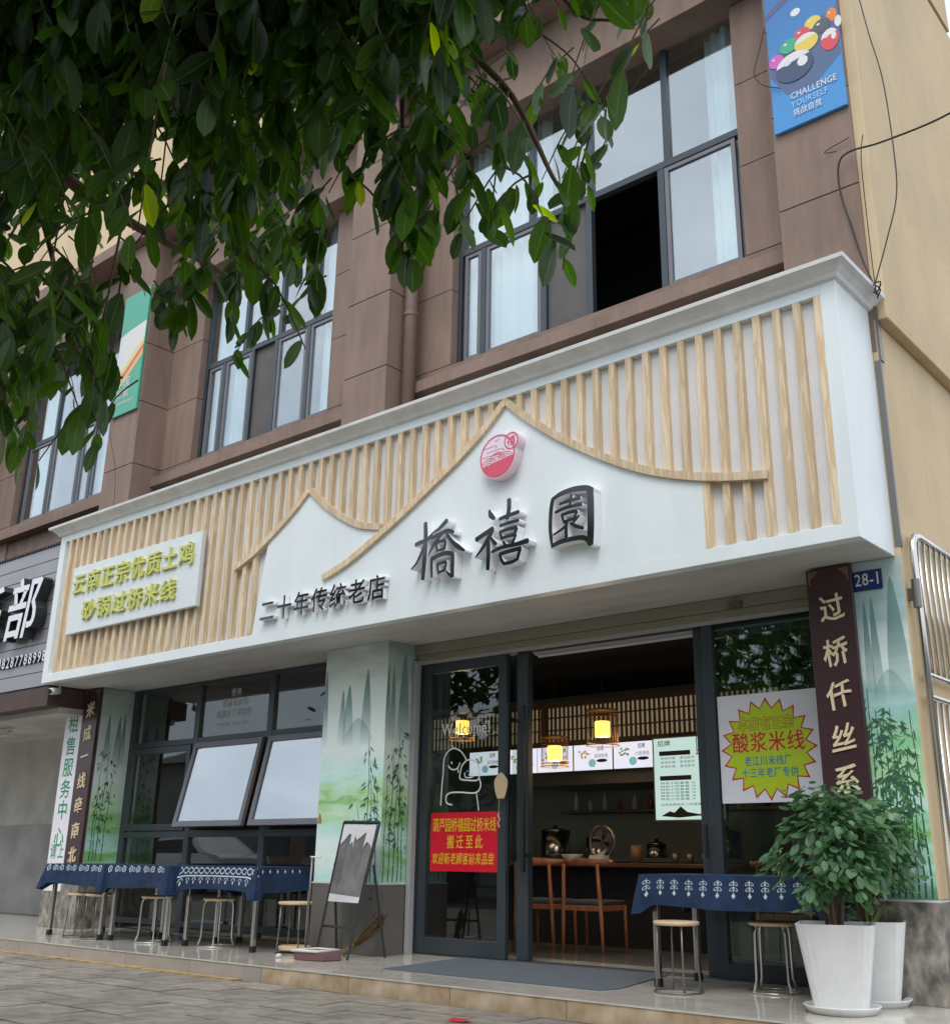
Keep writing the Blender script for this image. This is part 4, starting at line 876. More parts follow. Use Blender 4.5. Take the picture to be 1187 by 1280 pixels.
for i, (x, z, r, c, s_) in enumerate(balls):
    r_ = min(r, -2.503 - x if x + r > -2.503 else r); r_ = max(.03, min(r_, x + 3.132 if x - r_ < -3.132 else r_)); r *= .86
    bo_ = flat('printed_ball', disc(x, z, r_, r), PM[c], BYP - .0006 * (i + 1))
    if s_: obj('printed_stripe', MB().polyY(disc(x, z, r_, r, 20, .55, PI - .15), BYP - .0006 * (i + 1) - .0002), PM[s_], bo_, local=True)
    if c in ('navy', 'red') and s_: obj('printed_number_spot', MB().polyY(disc(x + r_ * .45, z + .02, r_ * .28, r * .34, 16), BYP - .0006 * (i + 1) - .0004), PM['white'], bo_, local=True)
    obj('printed_highlight', MB().polyY(disc(x - r_ * .35, z + r * .4, r_ * .2, r * .16, 12), BYP - .0006 * (i + 1) - .0005), mat('pale_highlight_print', (.75, .72, .70)) if i == 0 else bpy.data.materials['pale_highlight_print'], bo_, local=True)
mb = MB(); text(mb, 'CHALLENGE', -2.965, -2.555, 7.095, .09, BYP - .008, bold=True); obj('lettering', mb, M_WPL, bp); mb = MB(); text(mb, '挑战自我', -2.955, -2.70, 6.925, .075, BYP - .008, bold=True); obj('lettering', mb, M_WPL, bp)
mb = MB(); text(mb, 'YOURSELF', -2.965, -2.64, 7.01, .085, BYP - .008, bold=False); obj('lettering', mb, mat('pale_blue_lettering', (.45, .62, .82)), bp)
# green poster on the left pilaster
gp = thing('green_poster', 'green poster with red and yellow ribbons on the left brown pilaster', 'poster', (-13.1, .6, 6.9))
GX0, GX1 = -13.43, -12.785
obj('panel', B(GX0, GX1, .592, .622, 6.92, 8.85), mat('sea_green_print', (.07, .40, .27), .4), gp)
for i, (z_, c) in enumerate(((7.75, (.70, .70, .66)), (7.66, (.72, .62, .18)), (7.56, (.70, .12, .14)), (7.47, (.68, .50, .16)))):
    obj('printed_ribbon', MB().polyY([(GX0, z_ - .18), (-13.2, z_ - .05), (GX1, z_ + .28), (GX1, z_ + .38 if i else 8.3), (-13.2, z_ + .05 if i else 8.25), (GX0, z_ - .08 if i else 8.2)], .5905 - .0004 * i), mat('ribbon_print', c, .4), gp)
mb = MB(); text(mb, '中国', -13.37, -13.02, 7.33, .17, .588); text(mb, '彩票', -13.37, -13.02, 7.16, .17, .588); text(mb, '走运彩票特色服务', -13.38, -12.88, 7.07, .05, .588); obj('lettering', mb, M_WPL, gp)

# ------------------------------------------------------------------ wires and gate on the right
def cable(name, pts, r, label): return tag(obj(name, MB().tube(smooth3(pts), r, 6), M_CABLE, smooth=True), label, 'cable')
def smooth3(pts, k=6):
    out = []; P_ = [Vector(pts[0])] + [Vector(p) for p in pts] + [Vector(pts[-1])]
    for i in range(1, len(P_) - 2):
        for j in range(k):
            t_ = j / k; p0, p1, p2, p3 = P_[i - 1], P_[i], P_[i + 1], P_[i + 2]
            out.append(.5 * ((2 * p1) + (-p0 + p2) * t_ + (2 * p0 - 5 * p1 + 4 * p2 - p3) * t_ ** 2 + (-p0 + 3 * p1 - 3 * p2 + p3) * t_ ** 3))
    out.append(P_[-1]); return out
def R3(px, py, Y): a = RAY(px, py, Y); return (a[0], Y, a[1])
cable('cable', [R3(1258, 88, .3), R3(1187, 141, .4), R3(1105, 176, .5), R3(1062, 189, .56), R3(1048, 205, .58), R3(1050, 240, .59), R3(1063, 280, .6), R3(1078, 325, .58), R3(1090, 352, .5), R3(1096, 368, .45)], .008, 'thick black cable crossing in from the right and dropping down the brown pilaster')
cable('cable', [R3(1066, -30, .45), R3(1085, 40, .45), R3(1103, 100, .45), R3(1117, 190, .45), R3(1120, 245, .45), R3(1108, 300, .45), R3(1094, 352, .45)], .005, 'thin cable hanging in a long curve over the beige side wall')
cable('cable', [R3(1078, 168, .5), R3(1076, 200, .5), R3(1083, 270, .5), R3(1090, 330, .47), R3(1094, 360, .45)], .004, 'thin cable hugging the corner between brown pilaster and beige wall')
cable('cable', [R3(955, 35, .57), R3(947, 70, .57), R3(942, 92, .56), R3(953, 106, .57), R3(975, 110, .57)], .0045, 'pale thin loop of cable left of the billiards poster')
cable('cable', [(-13.0, .58, 5.1), (-13.05, .56, 6.0), (-13.3, .5, 7.0), (-13.33, .45, 9.6)], .004, 'thin pale wire running down the left brown pilaster')
cable('cable', [R3(1060, 172, .6), R3(1030, 190, .6), R3(1045, 189, .55)], .004, 'short wire stub by the hook on the right pilaster')
jb = tag(obj('cable_knot', MB().tube(smooth3([R3(1085, 357, .5), R3(1100, 352, .42), R3(1094, 366, .5), R3(1080, 352, .46), R3(1099, 360, .44), R3(1096, 372, .5)]), .006, 6), M_CABLE), 'tangle of black cable at the right end of the sign cornice', 'cable')
tag(obj('conduit', MB().box(-2.52, -2.47, .635, .70, 4.55, 5.0).box(-2.525, -2.478, .632, .66, 3.1, 4.55), M_STEELD), 'weathered dark metal conduit behind the right end of the sign', 'conduit')
gt = thing('steel_gate', 'stainless steel bar gate with rounded corner hinged on the beige side wall', 'gate', (-2.36, .7, .2))
gx = -2.425
fp = [(gx, .70, .25), (gx, .70, 3.05), (gx, .71, 3.13), (gx, .76, 3.19), (gx, .84, 3.21), (gx, 2.9, 3.21)]
obj('gate_frame', MB().tube(fp, .025, 12), M_STEEL, gt, smooth=True)
obj('cross_rail', MB().tube([(gx, .72, 2.20), (gx, 2.9, 2.20)], .02, 10), M_STEEL, gt, smooth=True)
obj('cross_rail', MB().tube([(gx, .72, 2.05), (gx, 2.9, 2.05)], .02, 10), M_STEEL, gt, smooth=True)
for i in range(17):
    yv = .81 + i * .12
    obj('gate_bar', MB().tube([(gx, yv, 2.21), (gx, yv, 3.20)], .012, 8), M_STEEL, gt, smooth=True); obj('gate_bar', MB().tube([(gx, yv, .3), (gx, yv, 2.04)], .012, 8), M_STEEL, gt, smooth=True)
obj('hinge', MB().tube([(gx, .67, 2.66), (gx, .67, 2.86)], .03, 12).box(gx - .065, gx, .665, .715, 2.72, 2.80), M_STEELD, gt)

# ------------------------------------------------------------------ shop interior
it = MB()
pt('interior_floor', B(-13.4, -2.56, 1.25, 8.8, .10, .128), mat('interior_floor_tile', (.18, .165, .145), .18, var=.1))
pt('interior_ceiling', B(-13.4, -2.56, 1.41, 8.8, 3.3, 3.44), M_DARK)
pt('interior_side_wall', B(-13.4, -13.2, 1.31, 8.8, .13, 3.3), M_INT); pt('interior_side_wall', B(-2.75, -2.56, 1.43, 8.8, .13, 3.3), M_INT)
pt('kitchen_wall', B(-13.2, -2.75, 6.4, 6.5, .13, 3.3), M_WTILE)
ls = thing('lattice_screen', 'wooden lattice valance with cream paper above the lit menu boards', 'lattice', (-8, 4.2, 2.4))
obj('paper', B(-10.4, -5.2, 4.235, 4.24, 2.36, 2.80), M_CREAM, ls)
mb = MB()
x = -10.4
while x < -5.2: mb.box(x, x + .022, 4.19, 4.215, 2.37, 2.79); x += .066
for z_ in (2.50, 2.655): mb.box(-10.4, -5.2, 4.185, 4.212, z_, z_ + .016)
obj('lattice_bars', mb, M_DWOOD, ls, stuff=True)
obj('lattice_frame', MB().box(-10.45, -5.15, 4.17, 4.25, 2.79, 2.85).box(-10.45, -5.15, 4.17, 4.25, 2.31, 2.37).box(-8.42, -8.34, 4.165, 4.23, 2.371, 2.789), M_DWOOD, ls)
mcols = [(-9.55, -9.0), (-8.98, -8.43), (-8.42, -7.88), (-7.86, -7.30), (-7.28, -6.72)]
labs = ['lit menu screen at the far left behind the door glass', 'lit menu screen behind the left hanging lantern, left half', 'lit menu screen directly behind the left hanging lantern', 'lit menu screen in the middle of the doorway with green dish picture', 'lit menu screen next to the tall menu board, with bowl picture']
M_MPIC = [emis('dish_green_print', (.20, .30, .14), .5), emis('dish_brown_print', (.42, .30, .18), .5), emis('bowl_blue_print', (.22, .46, .50), .5)]
for i, (a, b_) in enumerate(mcols):
    t_ = thing('menu_screen', labs[i], 'menu', ((a + b_) / 2, 4.1, 2.0), 'row of lit menu screens over the counter')
    obj('panel', B(a, b_, 4.10, 4.15, 1.995, 2.295), [M_MENU], t_); obj('bezel', B(a - .005, b_ + .005, 4.103, 4.16, 1.985, 2.305), M_BLACK, t_)
    mb = MB(); text(mb, '招牌', a + .34, a + .44, 2.215, .06, 4.098); text(mb, ['清汤', '砂锅', '原汤', '米线', '小吃'][i] + '特色', a + .30, b_ - .06, 2.13, .055, 4.098, bold=False); mb.polyY(disc(a + .41, 2.10, .08, .02, 16), 4.098); obj('lettering', mb, M_INK, t_)
    mb = MB(); rq = random.Random(i)
    for k in range(14): mb.polyY(disc(a + .15 + rq.uniform(-.07, .07), 2.19 + rq.uniform(-.05, .04), .018, .014, 7), 4.0985 - k * .0001)
    obj('dish_picture', mb, M_MPIC[i % 2], t_); obj('bowl_picture', MB().polyY(disc(a + .27, 2.075, .055, .05, 20), 4.098), M_MPIC[2], t_)
tm = thing('tall_menu_board', 'tall lit menu board with price lists to the right of the small screens', 'menu', (-6.4, 3.9, 1.4))
obj('panel', B(-6.60, -5.75, 3.90, 3.94, 1.40, 2.28), M_MENU2, tm); obj('bezel', B(-6.62, -5.73, 3.905, 3.95, 1.385, 2.295), M_STEELD, tm)
mb = MB(); text(mb, '招牌', -6.55, -6.38, 2.19, .07, 3.898); mb.polyY([(-6.53, 2.09), (-6.13, 2.09), (-6.13, 2.14), (-6.53, 2.14)], 3.8985); mb.polyY([(-6.53, 1.82), (-6.13, 1.82), (-6.13, 1.87), (-6.53, 1.87)], 3.8985)
for r_, z_ in enumerate((2.045, 2.0, 1.955)): text(mb, '米线价格', -6.52, -6.32, z_, .032, 3.898, bold=False); text(mb, '清汤原汤', -6.27, -6.08, z_, .032, 3.898, bold=False)
for r_ in range(6): text(mb, '特色小吃套餐 1%d' % (r_ + 2), -6.53, -6.08, 1.775 - r_ * .034, .028, 3.898, bold=False); text(mb, '味道小吃 %d' % (r_ + 5), -6.0, -5.80, 1.95 - r_ * .05, .03, 3.898, bold=False)
text(mb, '米线免费续汤 小吃套餐 单', -6.53, -5.95, 1.545, .03, 3.898, bold=False)
mb.polyY([(-6.53, 1.44), (-6.42, 1.49), (-6.36, 1.475), (-6.28, 1.54), (-6.20, 1.48), (-6.05, 1.455), (-5.85, 1.48), (-5.8, 1.45), (-6.1, 1.435), (-6.3, 1.42)], 3.898)
obj('lettering', mb, M_INK, tm)
def lantern(loc, label, h=.34, r=.155, zt=3.3, lit=True):
    t_ = thing('hanging_lantern', label, 'lantern', loc, 'rattan lanterns hanging in the shop')
    mb = MB()
    for z_ in (-h / 2, -h / 2 + .03, h / 2 - .06, h / 2 - .03, h / 2): mb.tube([(r * (1 if z_ > -h / 2 + .02 else 1.06) * math.cos(a * PI / 10), r * (1 if z_ > -h / 2 + .02 else 1.06) * math.sin(a * PI / 10), z_) for a in range(21)], .004, 4, cap=False)
    for k in range(26): a = k * PI / 13; mb.tube([(r * math.cos(a), r * math.sin(a), -h / 2), (r * math.cos(a), r * math.sin(a), h / 2)], .0022, 3, cap=False)
    obj('rattan_cage', mb, M_RATTAN, t_, local=True); obj('cage_top', MB().lathe([(r, 0), (r, .01), (.04, .03)], (0, 0, h / 2), 20), M_RATTAN, t_, local=True)
    obj('lamp_shade', MB().lathe([(.07, -.075), (.077, -.07), (.077, .07), (.07, .075)], (0, 0, -.01), 20), M_LAMP, t_, local=True, smooth=True)
    if lit:
        ld = bpy.data.lights.new('lantern_bulb', 'POINT'); ld.energy = 4.5; ld.color = (1, .74, .46); ld.shadow_soft_size = .03; lo = bpy.data.objects.new('lantern_bulb', ld); COL.objects.link(lo); lo.parent = t_; lo.location = (0, 0, -.125)
    obj('cord', MB().tube([(0, 0, h / 2), (0, 0, zt - loc[2])], .004, 5), M_CABLE, t_, local=True)
lantern((-6.13, 2.2, 2.22), 'largest lit rattan lantern, hanging in the middle of the open doorway')
lantern((-6.95, 2.5, 2.05), 'lit rattan lantern hanging in front of the menu screens, left in the doorway', .30, .14)
lantern((-8.35, 2.6, 2.42), 'lit rattan lantern seen through the door glass behind the word Welcome', .30, .14)
lantern((-9.05, 2.6, 2.02), 'lit rattan lantern at the left edge of the sliding door glass', .28, .13)
lantern((-5.15, 2.6, 2.10), 'rattan lantern half hidden by the right door frame, over the tall menu', .30, .14)
# counter, kitchen fittings
ct = thing('counter', 'dark wooden service counter behind the dining chairs', 'counter', (-7, 3.2, .13))
obj('counter_top', B(-9.6, -5.2, 2.95, 3.55, .905, .945), mat('brown_counter_wood', (.13, .055, .03), .3, var=.2), ct, bevel=.006); obj('counter_front', B(-9.5, -5.3, 3.1, 3.5, .13, .90), M_DARK, ct)
kc = thing('kitchen_counter', 'steel kitchen counter with pots against the tiled back wall', 'counter', (-7, 5.6, .13))
obj('worktop', B(-10, -4.2, 5.2, 5.9, .95, 1.0), M_STEELD, kc); obj('cabinet', B(-10, -4.2, 5.25, 5.9, .13, .945), M_DARK, kc)
hd = tag(obj('range_hood', MB().polyY([(-9.4, 1.9), (-5.0, 1.9), (-5.3, 2.35), (-9.2, 2.35)], 5.0, 6.2), M_STEELD), 'dark steel range hood over the kitchen counter', 'hood')
for i in range(4): tag(obj('cup', MB().lathe([(.03, 0), (.036, .1), (.033, .1), (.028, .01)], (-5.95 + i * .17, 3.2, .946), 14), M_STEELD, smooth=True), ['tin cup leftmost in the row of cups on the counter', 'tin cup second from left in the row on the counter', 'tin cup third from left in the row on the counter', 'tin cup rightmost in the row of cups on the counter'][i], 'cup', 'row of tin cups on the counter')
tag(obj('bowl', MB().lathe([(.04, 0), (.045, .012), (.13, .085), (.122, .085), (.04, .02)], (-7.22, 3.15, .946), 24), M_PORC, smooth=True), 'white bowl standing on the dark counter behind the chairs', 'bowl')
nbx = thing('napkin_box', 'white napkin box with a tissue sticking out on the counter', 'napkin box', (-6.83, 3.12, .946))
obj('box', B(-6.92, -6.74, 3.05, 3.17, .946, 1.02), M_WPL, nbx, bevel=.006); obj('tissue', MB().add([(-6.86, 3.1, 1.02), (-6.78, 3.12, 1.02), (-6.73, 3.11, 1.09), (-6.80, 3.09, 1.05)], [(0, 1, 2, 3)]), M_WPL, nbx)
tag(obj('canister', MB().lathe([(.055, 0), (.055, .17), (.05, .175)], (-6.42, 3.2, .946), 18), mat('tan_canister', (.22, .13, .07)), smooth=True), 'tan round canister on the counter right of the napkin box', 'canister')
fn = thing('round_fan', 'round dark fan standing behind the napkin box', 'fan', (-7.0, 3.42, .946))
obj('fan_ring', MB().tube([(-7.0 + .16 * math.cos(a * PI / 14), 3.42, 1.16 + .17 * math.sin(a * PI / 14)) for a in range(29)], .014, 6), M_STEELD, fn); obj('fan_stand', MB().lathe([(.09, 0), (.09, .02), (.02, .04), (.02, .1)], (-7.0, 3.45, .946), 14), M_BLACK, fn)
for k in range(4): obj('fan_blade', MB().polyY([(-7.0, 1.16)] + [(-7.0 + .13 * math.cos(k * PI / 2 + d), 1.16 + .13 * math.sin(k * PI / 2 + d)) for d in (0, .3, .6, .9)], 3.42, 3.43), M_STEELD, fn)

for i, (x, r_, h_, nm) in enumerate(((-9.2, .2, .34, 'largest steel stock pot at the left end of the kitchen counter'), (-8.5, .16, .24, 'middle sized steel stock pot on the kitchen counter'), (-7.6, .13, .16, 'low steel pan near the middle of the kitchen counter'), (-6.6, .18, .30, 'steel stock pot behind the tan canister on the kitchen counter'), (-5.9, .12, .2, 'small steel pot at the right of the kitchen counter'))):
    tp = thing('stock_pot', nm, 'pot', (x, 5.5, 1.001), 'pots on the kitchen counter'); obj('pot_body', MB().lathe([(r_ * .96, 0), (r_, .02), (r_, h_), (r_ * .94, h_)], (0, 0, 0), 20), M_STEEL, tp, local=True, smooth=True); obj('lid', MB().lathe([(r_ * 1.02, h_ + .002), (r_ * .6, h_ + .03), (.02, h_ + .04), (.025, h_ + .07)], (0, 0, 0), 20), M_STEEL, tp, local=True, smooth=True)
shf = thing('kitchen_shelf', 'dark kitchen shelf with bottles fixed on the tiled back wall', 'shelf', (-7.5, 6.25, 1.5))
obj('shelf_board', B(-9.6, -5.4, 6.15, 6.39, 1.60, 1.63), M_STEELD, shf)
rq = random.Random(8); ORD = ['leftmost', 'second', 'third', 'fourth', 'fifth', 'sixth', 'seventh', 'eighth', 'ninth', 'tenth', 'eleventh', 'twelfth', 'thirteenth', 'fourteenth', 'fifteenth', 'rightmost']
for i in range(16): x = -9.4 + i * .25; r_ = rq.uniform(.03, .055); h_ = rq.uniform(.14, .26); tag(obj('bottle', MB().lathe([(r_, 0), (r_, h_ * .6), (r_ * .4, h_ * .8), (r_ * .4, h_)], (x, 6.27, 1.631), 10), rq.choice([M_RATTAN, M_PORC, M_STEELD, M_CHAIR]), smooth=True), '%s bottle in the row on the kitchen shelf' % ORD[i], 'bottle', 'bottles on the kitchen shelf')
def dining_chair(loc, rz, label):
    t_ = thing('dining_chair', label, 'chair', loc, 'red brown dining chairs', rz)
    for sx in (-1, 1):
        obj('leg', MB().tube([(sx * .235, -.20, 0), (sx * .225, -.205, .3), (sx * .215, -.21, .45), (sx * .20, -.23, .81)], [.014, .02, .022, .016], 8), M_CHAIR, t_, local=True, smooth=True)
        obj('leg', MB().tube([(sx * .235, .20, 0), (sx * .225, .19, .43)], [.013, .02], 8), M_CHAIR, t_, local=True, smooth=True)
    rail = MB(); n = 14; k = 0
    for i in range(n + 1):
        s = -1 + 2 * i / n; x = s * .29; y = -.25 + .17 * abs(s) ** 2.2; z = .835 + .02 * (1 - abs(s)) ; th = .06 * (1 - .45 * abs(s))
        rail.v += [(x, y - .012, z - th), (x, y + .012, z - th), (x, y + .012, z + .012), (x, y - .012, z + .012)]
        if i:
            for j in range(4): a = (i - 1) * 4 + j; b_ = (i - 1) * 4 + (j + 1) % 4; rail.f.append((a, b_, b_ + 4, a + 4)); rail.mi.append(0)
    rail.f += [(0, 1, 2, 3), (n * 4 + 3, n * 4 + 2, n * 4 + 1, n * 4)]; rail.mi += [0, 0]
    obj('top_rail', rail, M_CHAIR, t_, local=True, smooth=True)
    obj('seat_frame', MB().box(-.235, .235, -.22, -.19, .38, .43).box(-.235, .235, .18, .21, .38, .43).box(-.235, -.20, -.19, .18, .38, .43).box(.20, .235, -.19, .18, .38, .43), M_CHAIR, t_, local=True, bevel=.006)
    obj('seat', B(-.225, .225, -.20, .22, .431, .475), M_CUSH, t_, local=True, bevel=.018); return t_
dc = dining_chair((-6.44, 2.45, zP), 0, 'red brown wooden chair at the counter, right one in the open doorway')
dup(dc, (-7.02, 2.42, zP), .05, 'red brown wooden chair at the counter, left one beside the door handle', 'red brown dining chairs')
dup(dc, (-4.35, 2.35, zP), .3, 'red brown wooden chair seen through the right glass behind the small stool', 'red brown dining chairs')
dup(dc, (-10.2, 2.5, zP), -.2, 'red brown wooden chair behind the left window, under the middle tablecloth', 'red brown dining chairs')
it1 = thing('dining_table', 'dark dining table standing behind the left shop window', 'table', (-10.6, 3.1, zP))
obj('table_top', B(-11.3, -9.6, 2.9, 3.6, .86, .89), M_DWOOD, it1); 
for x, y in ((-11.2, 3.0), (-9.7, 3.0), (-11.2, 3.5), (-9.7, 3.5)): obj('leg', B(x - .03, x + .03, y - .03, y + .03, zP, .86), M_DWOOD, it1)

# ------------------------------------------------------------------ things on the platform
tag(obj('door_mat', MB().add([(-6.72, -.12, .1306), (-4.60, -.14, .1306), (-4.55, .05, .1306), (-4.78, 1.06, .1306), (-6.9, 1.06, .1306)] + [(-6.72, -.12, .138), (-4.60, -.14, .138), (-4.55, .05, .138), (-4.78, 1.06, .138), (-6.9, 1.06, .138)], [(5, 6, 7, 8, 9), (0, 1, 6, 5), (1, 2, 7, 6), (2, 3, 8, 7), (3, 4, 9, 8), (4, 0, 5, 9)]), M_MAT), 'large blue grey door mat in front of the open doorway', 'mat')
def folding_table(x0, x1, y0, y1, label, zt=.885):
    t_ = thing('folding_table', label, 'table', ((x0 + x1) / 2, (y0 + y1) / 2, zP), 'steel legged tables on the platform')
    obj('table_top', B(x0, x1, y0, y1, zt - .03, zt), M_DWOOD, t_, bevel=.004)
    for x in (x0 + .05, x1 - .05):
        for y in (y0 + .05, y1 - .05):
            l_ = obj('leg', B(x - .02, x + .02, y - .02, y + .02, zP + .05, zt - .03), M_STEEL, t_, bevel=.004); obj('foot', B(x - .024, x + .024, y - .024, y + .024, zP, zP + .055), M_RUBBER, l_, local=True)
    return t_
def tablecloth(x0, x1, y0, y1, label, zt=.887, drop=.23, seed=0, motif='leaf', ends=(1, 1), dropv=0):
    q_ = random.Random(seed); t_ = thing('tablecloth', label, 'tablecloth', ((x0 + x1) / 2, (y0 + y1) / 2, zt), 'indigo batik tablecloths')
    per = []      # perimeter points with outward normals, rounded corners
    n1 = int((x1 - x0) / .02); n2 = int((y1 - y0) / .02)
    for i in range(n1): per.append((x0 + (x1 - x0) * i / n1, y0, 0, -1))
    for i in range(n2): per.append((x1, y0 + (y1 - y0) * i / n2, 1, 0))
    for i in range(n1): per.append((x1 - (x1 - x0) * i / n1, y1, 0, 1))
    for i in range(n2): per.append((x0, y1 - (y1 - y0) * i / n2, -1, 0))
    N_ = len(per); nz_ = 8; mb = MB(); ph = [q_.uniform(0, 6) for _ in range(4)]
    cor = [0, n1, n1 + n2, 2 * n1 + n2]
    def off(i, v):
        s = i * .02; cd_ = min(min(abs(i - c), N_ - abs(i - c)) for c in cor) * .02
        w_ = (math.sin(s * 7 + ph[0]) * .6 + math.sin(s * 15 + ph[1]) * .4 + .5) * .026; corner = math.exp(-(cd_ / .05) ** 2) * .055
        return .006 + v * (w_ + corner + .012), v * drop + (v ** 1.5) * (.07 * math.exp(-(cd_ / .07) ** 2) + .012 * math.sin(s * 4 + ph[2]) + dropv * (s if s < (x1 - x0) else 0))
    pos = lambda i, v, e=0: None
    rows = []
    for j in range(nz_ + 1):
        v = j / nz_; rws = []
        for i, (x, y, nx, ny) in enumerate(per):
            cd0 = min(min(abs(i - c), N_ - abs(i - c)) for c in cor)
            o_, dz = off(i, v)
            if i in cor: # diagonal corner
                pn = per[i - 1]; nx2, ny2 = (nx + pn[2]), (ny + pn[3]); x_, y_ = x + nx2 * o_ * .8, y + ny2 * o_ * .8
            else: x_, y_ = x + nx * o_, y + ny * o_
            rws.append((x_, y_, zt - dz - (0 if j else 0)))
        rows.append(rws)
    for r_ in rows: mb.v += r_
    for j in range(nz_):
        for i in range(N_): a = j * N_ + i; b_ = j * N_ + (i + 1) % N_; mb.f.append((a, a + N_, b_ + N_, b_)); mb.mi.append(0)
    mb.f.append(tuple(range(N_))); mb.mi.append(0)
    obj('cloth', mb, M_CLOTH, t_, smooth=False)
    # printed motifs following the hanging cloth on front and right ends
    pm2 = MB()
    def surf(s, d, layer=0):      # s along front edge metres, d down
        i = s / .02; i0 = int(i) % N_; i1 = (i0 + 1) % N_; fr_ = i - int(i); v = min(1, d / drop)
        a = []
        for ii in (i0, i1):
            o_, dz = off(ii, v); x, y, nx, ny = per[ii]; a.append(Vector((x + nx * (o_ + .0015 + layer), y + ny * (o_ + .0015 + layer), zt - dz)))
        return a[0].lerp(a[1], fr_)
    def fl(pts, layer=0):
        k = len(pm2.v); pm2.v += [tuple(surf(p[0], p[1], layer)) for p in pts]; pm2.f.append(tuple(range(k, k + len(pts)))[::-1]); pm2.mi.append(0)
    def ring(pts, w_=.004):
        n = len(pts); cx_ = sum(p[0] for p in pts) / n; cy_ = sum(p[1] for p in pts) / n
        for i in range(n):
            a, b_ = pts[i], pts[(i + 1) % n]; f_ = lambda p: (p[0] + (cx_ - p[0]) * .32, p[1] + (cy_ - p[1]) * .32); fl([a, b_, f_(b_), f_(a)])
    W_ = x1 - x0; D_ = y1 - y0
    def sprig(s, d0, k=1):
        for r_ in range(2):
            for sx in (-1, 1):
                cx_, cy_ = s, d0 + .012 + r_ * .034 * k; an = .75 if r_ == 0 else .8
                pts = []
                for t2 in range(8):
                    a = t2 * PI / 4; u, v = .021 * k + .021 * k * math.cos(a), .0105 * k * math.sin(a); pts.append((cx_ + sx * (u * math.cos(an) - v * math.sin(an)), cy_ + (u * math.sin(an) * .75 + v * math.cos(an))))
                ring(pts)
        fl([(s - .002, d0), (s + .002, d0), (s + .002, d0 + .085 * k), (s - .002, d0 + .085 * k)], .0004)
        c = d0 + .098 * k; fl([(s, c - .018 * k), (s + .015 * k, c), (s, c + .018 * k), (s - .015 * k, c)], .0006)
    if motif == 'leaf':
        k = int(W_ / .117)
        for i in range(k): sprig(.06 + i * .117, .028)
        for i in range(5): sprig(W_ + .06 + i * .117, .028)
    elif motif == 'band':
        for i in range(int(W_ / .085)):
            s = .03 + i * .085
            for sg_ in (1, -1):
                for k in range(6): a, b_ = k / 6, (k + 1) / 6; f_ = lambda t2: (s + .085 * t2, .035 - sg_ * .028 * math.cos(t2 * PI * 1.0)); p, r_ = f_(a), f_(b_); fl([p, r_, (r_[0], r_[1] + .011), (p[0], p[1] + .011)], .0002 * (sg_ + 1))
        for i in range(int(W_ / .04)): s = .01 + i * .04; fl([(s, .085), (s + .04, .085), (s + .04, .098), (s, .098)])
        for i in range(int(W_ / .105)):
            s = .06 + i * .105; ring([(s - .034, .135), (s - .02, .112), (s, .106), (s + .02, .112), (s + .034, .135), (s + .012, .122), (s, .12), (s - .012, .122)]); fl([(s, .128), (s + .011, .15), (s, .172), (s - .011, .15)], .0004)
        for i in range(6): s = W_ + .05 + i * .09; fl([(s, .02), (s + .01, .04), (s, .06), (s - .01, .04)]); 
    else:
        for i in range(int(W_ / .13)):
            s = .07 + i * .13
            ring([(s + .032 * math.cos(t2 * PI / 5) * (1 + .3 * (t2 % 2)), .038 + .028 * math.sin(t2 * PI / 5) * (1 + .3 * (t2 % 2))) for t2 in range(10)]); fl([(s - .008, .03), (s + .008, .03), (s + .008, .046), (s - .008, .046)], .0004)
            if i % 2: ring([(s + .05, .02), (s + .075, .03), (s + .085, .055), (s + .06, .068), (s + .045, .045)])
    obj('printed_motifs', pm2, M_PRINT, t_, stuff=True)
    return t_
folding_table(-12.17, -11.03, -.09, .66, 'steel legged table at the far left end of the row')
folding_table(-10.97, -9.89, -.06, .66, 'steel legged table in the middle of the left row')
folding_table(-9.83, -8.66, .07, .83, 'steel legged table nearest the mural pier in the left row')
folding_table(-4.48, -3.10, .31, .97, 'steel legged table right of the doorway under a leaf print cloth')
tablecloth(-12.20, -11.0, -.12, .69, 'indigo cloth with sparse white flowers at the far left table', seed=1, motif='flower', drop=.21)
tablecloth(-10.99, -9.865, -.09, .69, 'indigo cloth with curly white scrolls over the middle left table', seed=2, motif='flower', drop=.22)
tablecloth(-9.86, -8.63, .04, .86, 'indigo cloth with white crisscross band and drops, next to the mural pier', seed=3, motif='band', drop=.22)
tablecloth(-4.51, -3.07, .28, 1.0, 'indigo cloth with a row of white leaf sprigs right of the doorway', seed=5, motif='leaf', drop=.215)

def stool(loc, label, style='ring', rz=0, stm=M_STEELD, h=.455):
    t_ = thing('stool', label, 'stool', loc, 'round stools with pale seats', rz)
    obj('seat', MB().lathe([(.145, -.026), (.158, -.02), (.16, -.006), (.152, .0), (.02, .001)], (0, 0, h), 28), M_SEAT, t_, local=True, smooth=True)
    for k in range(4):
        a = PI / 4 + k * PI / 2; c, s = math.cos(a), math.sin(a)
        if style == 'ring': pts = [(c * .135, s * .135, h - .03), (c * .142, s * .142, .2), (c * .155, s * .155, .006)]
        else: pts = [(c * .10, s * .10, h - .025), (c * .135, s * .135, h - .035), (c * .145, s * .145, h - .075), (c * .15, s * .15, .09), (c * .175, s * .175, .01)]
        obj('leg', MB().tube(pts, .007 if style == 'ring' else .0095, 8), stm, t_, local=True, smooth=True)
    rr = .165 if style == 'ring' else .18
    obj('floor_ring', MB().tube([(rr * math.cos(a * PI / 16), rr * math.sin(a * PI / 16), .008) for a in range(33)], .006, 6), stm, t_, local=True, smooth=True)
    return t_
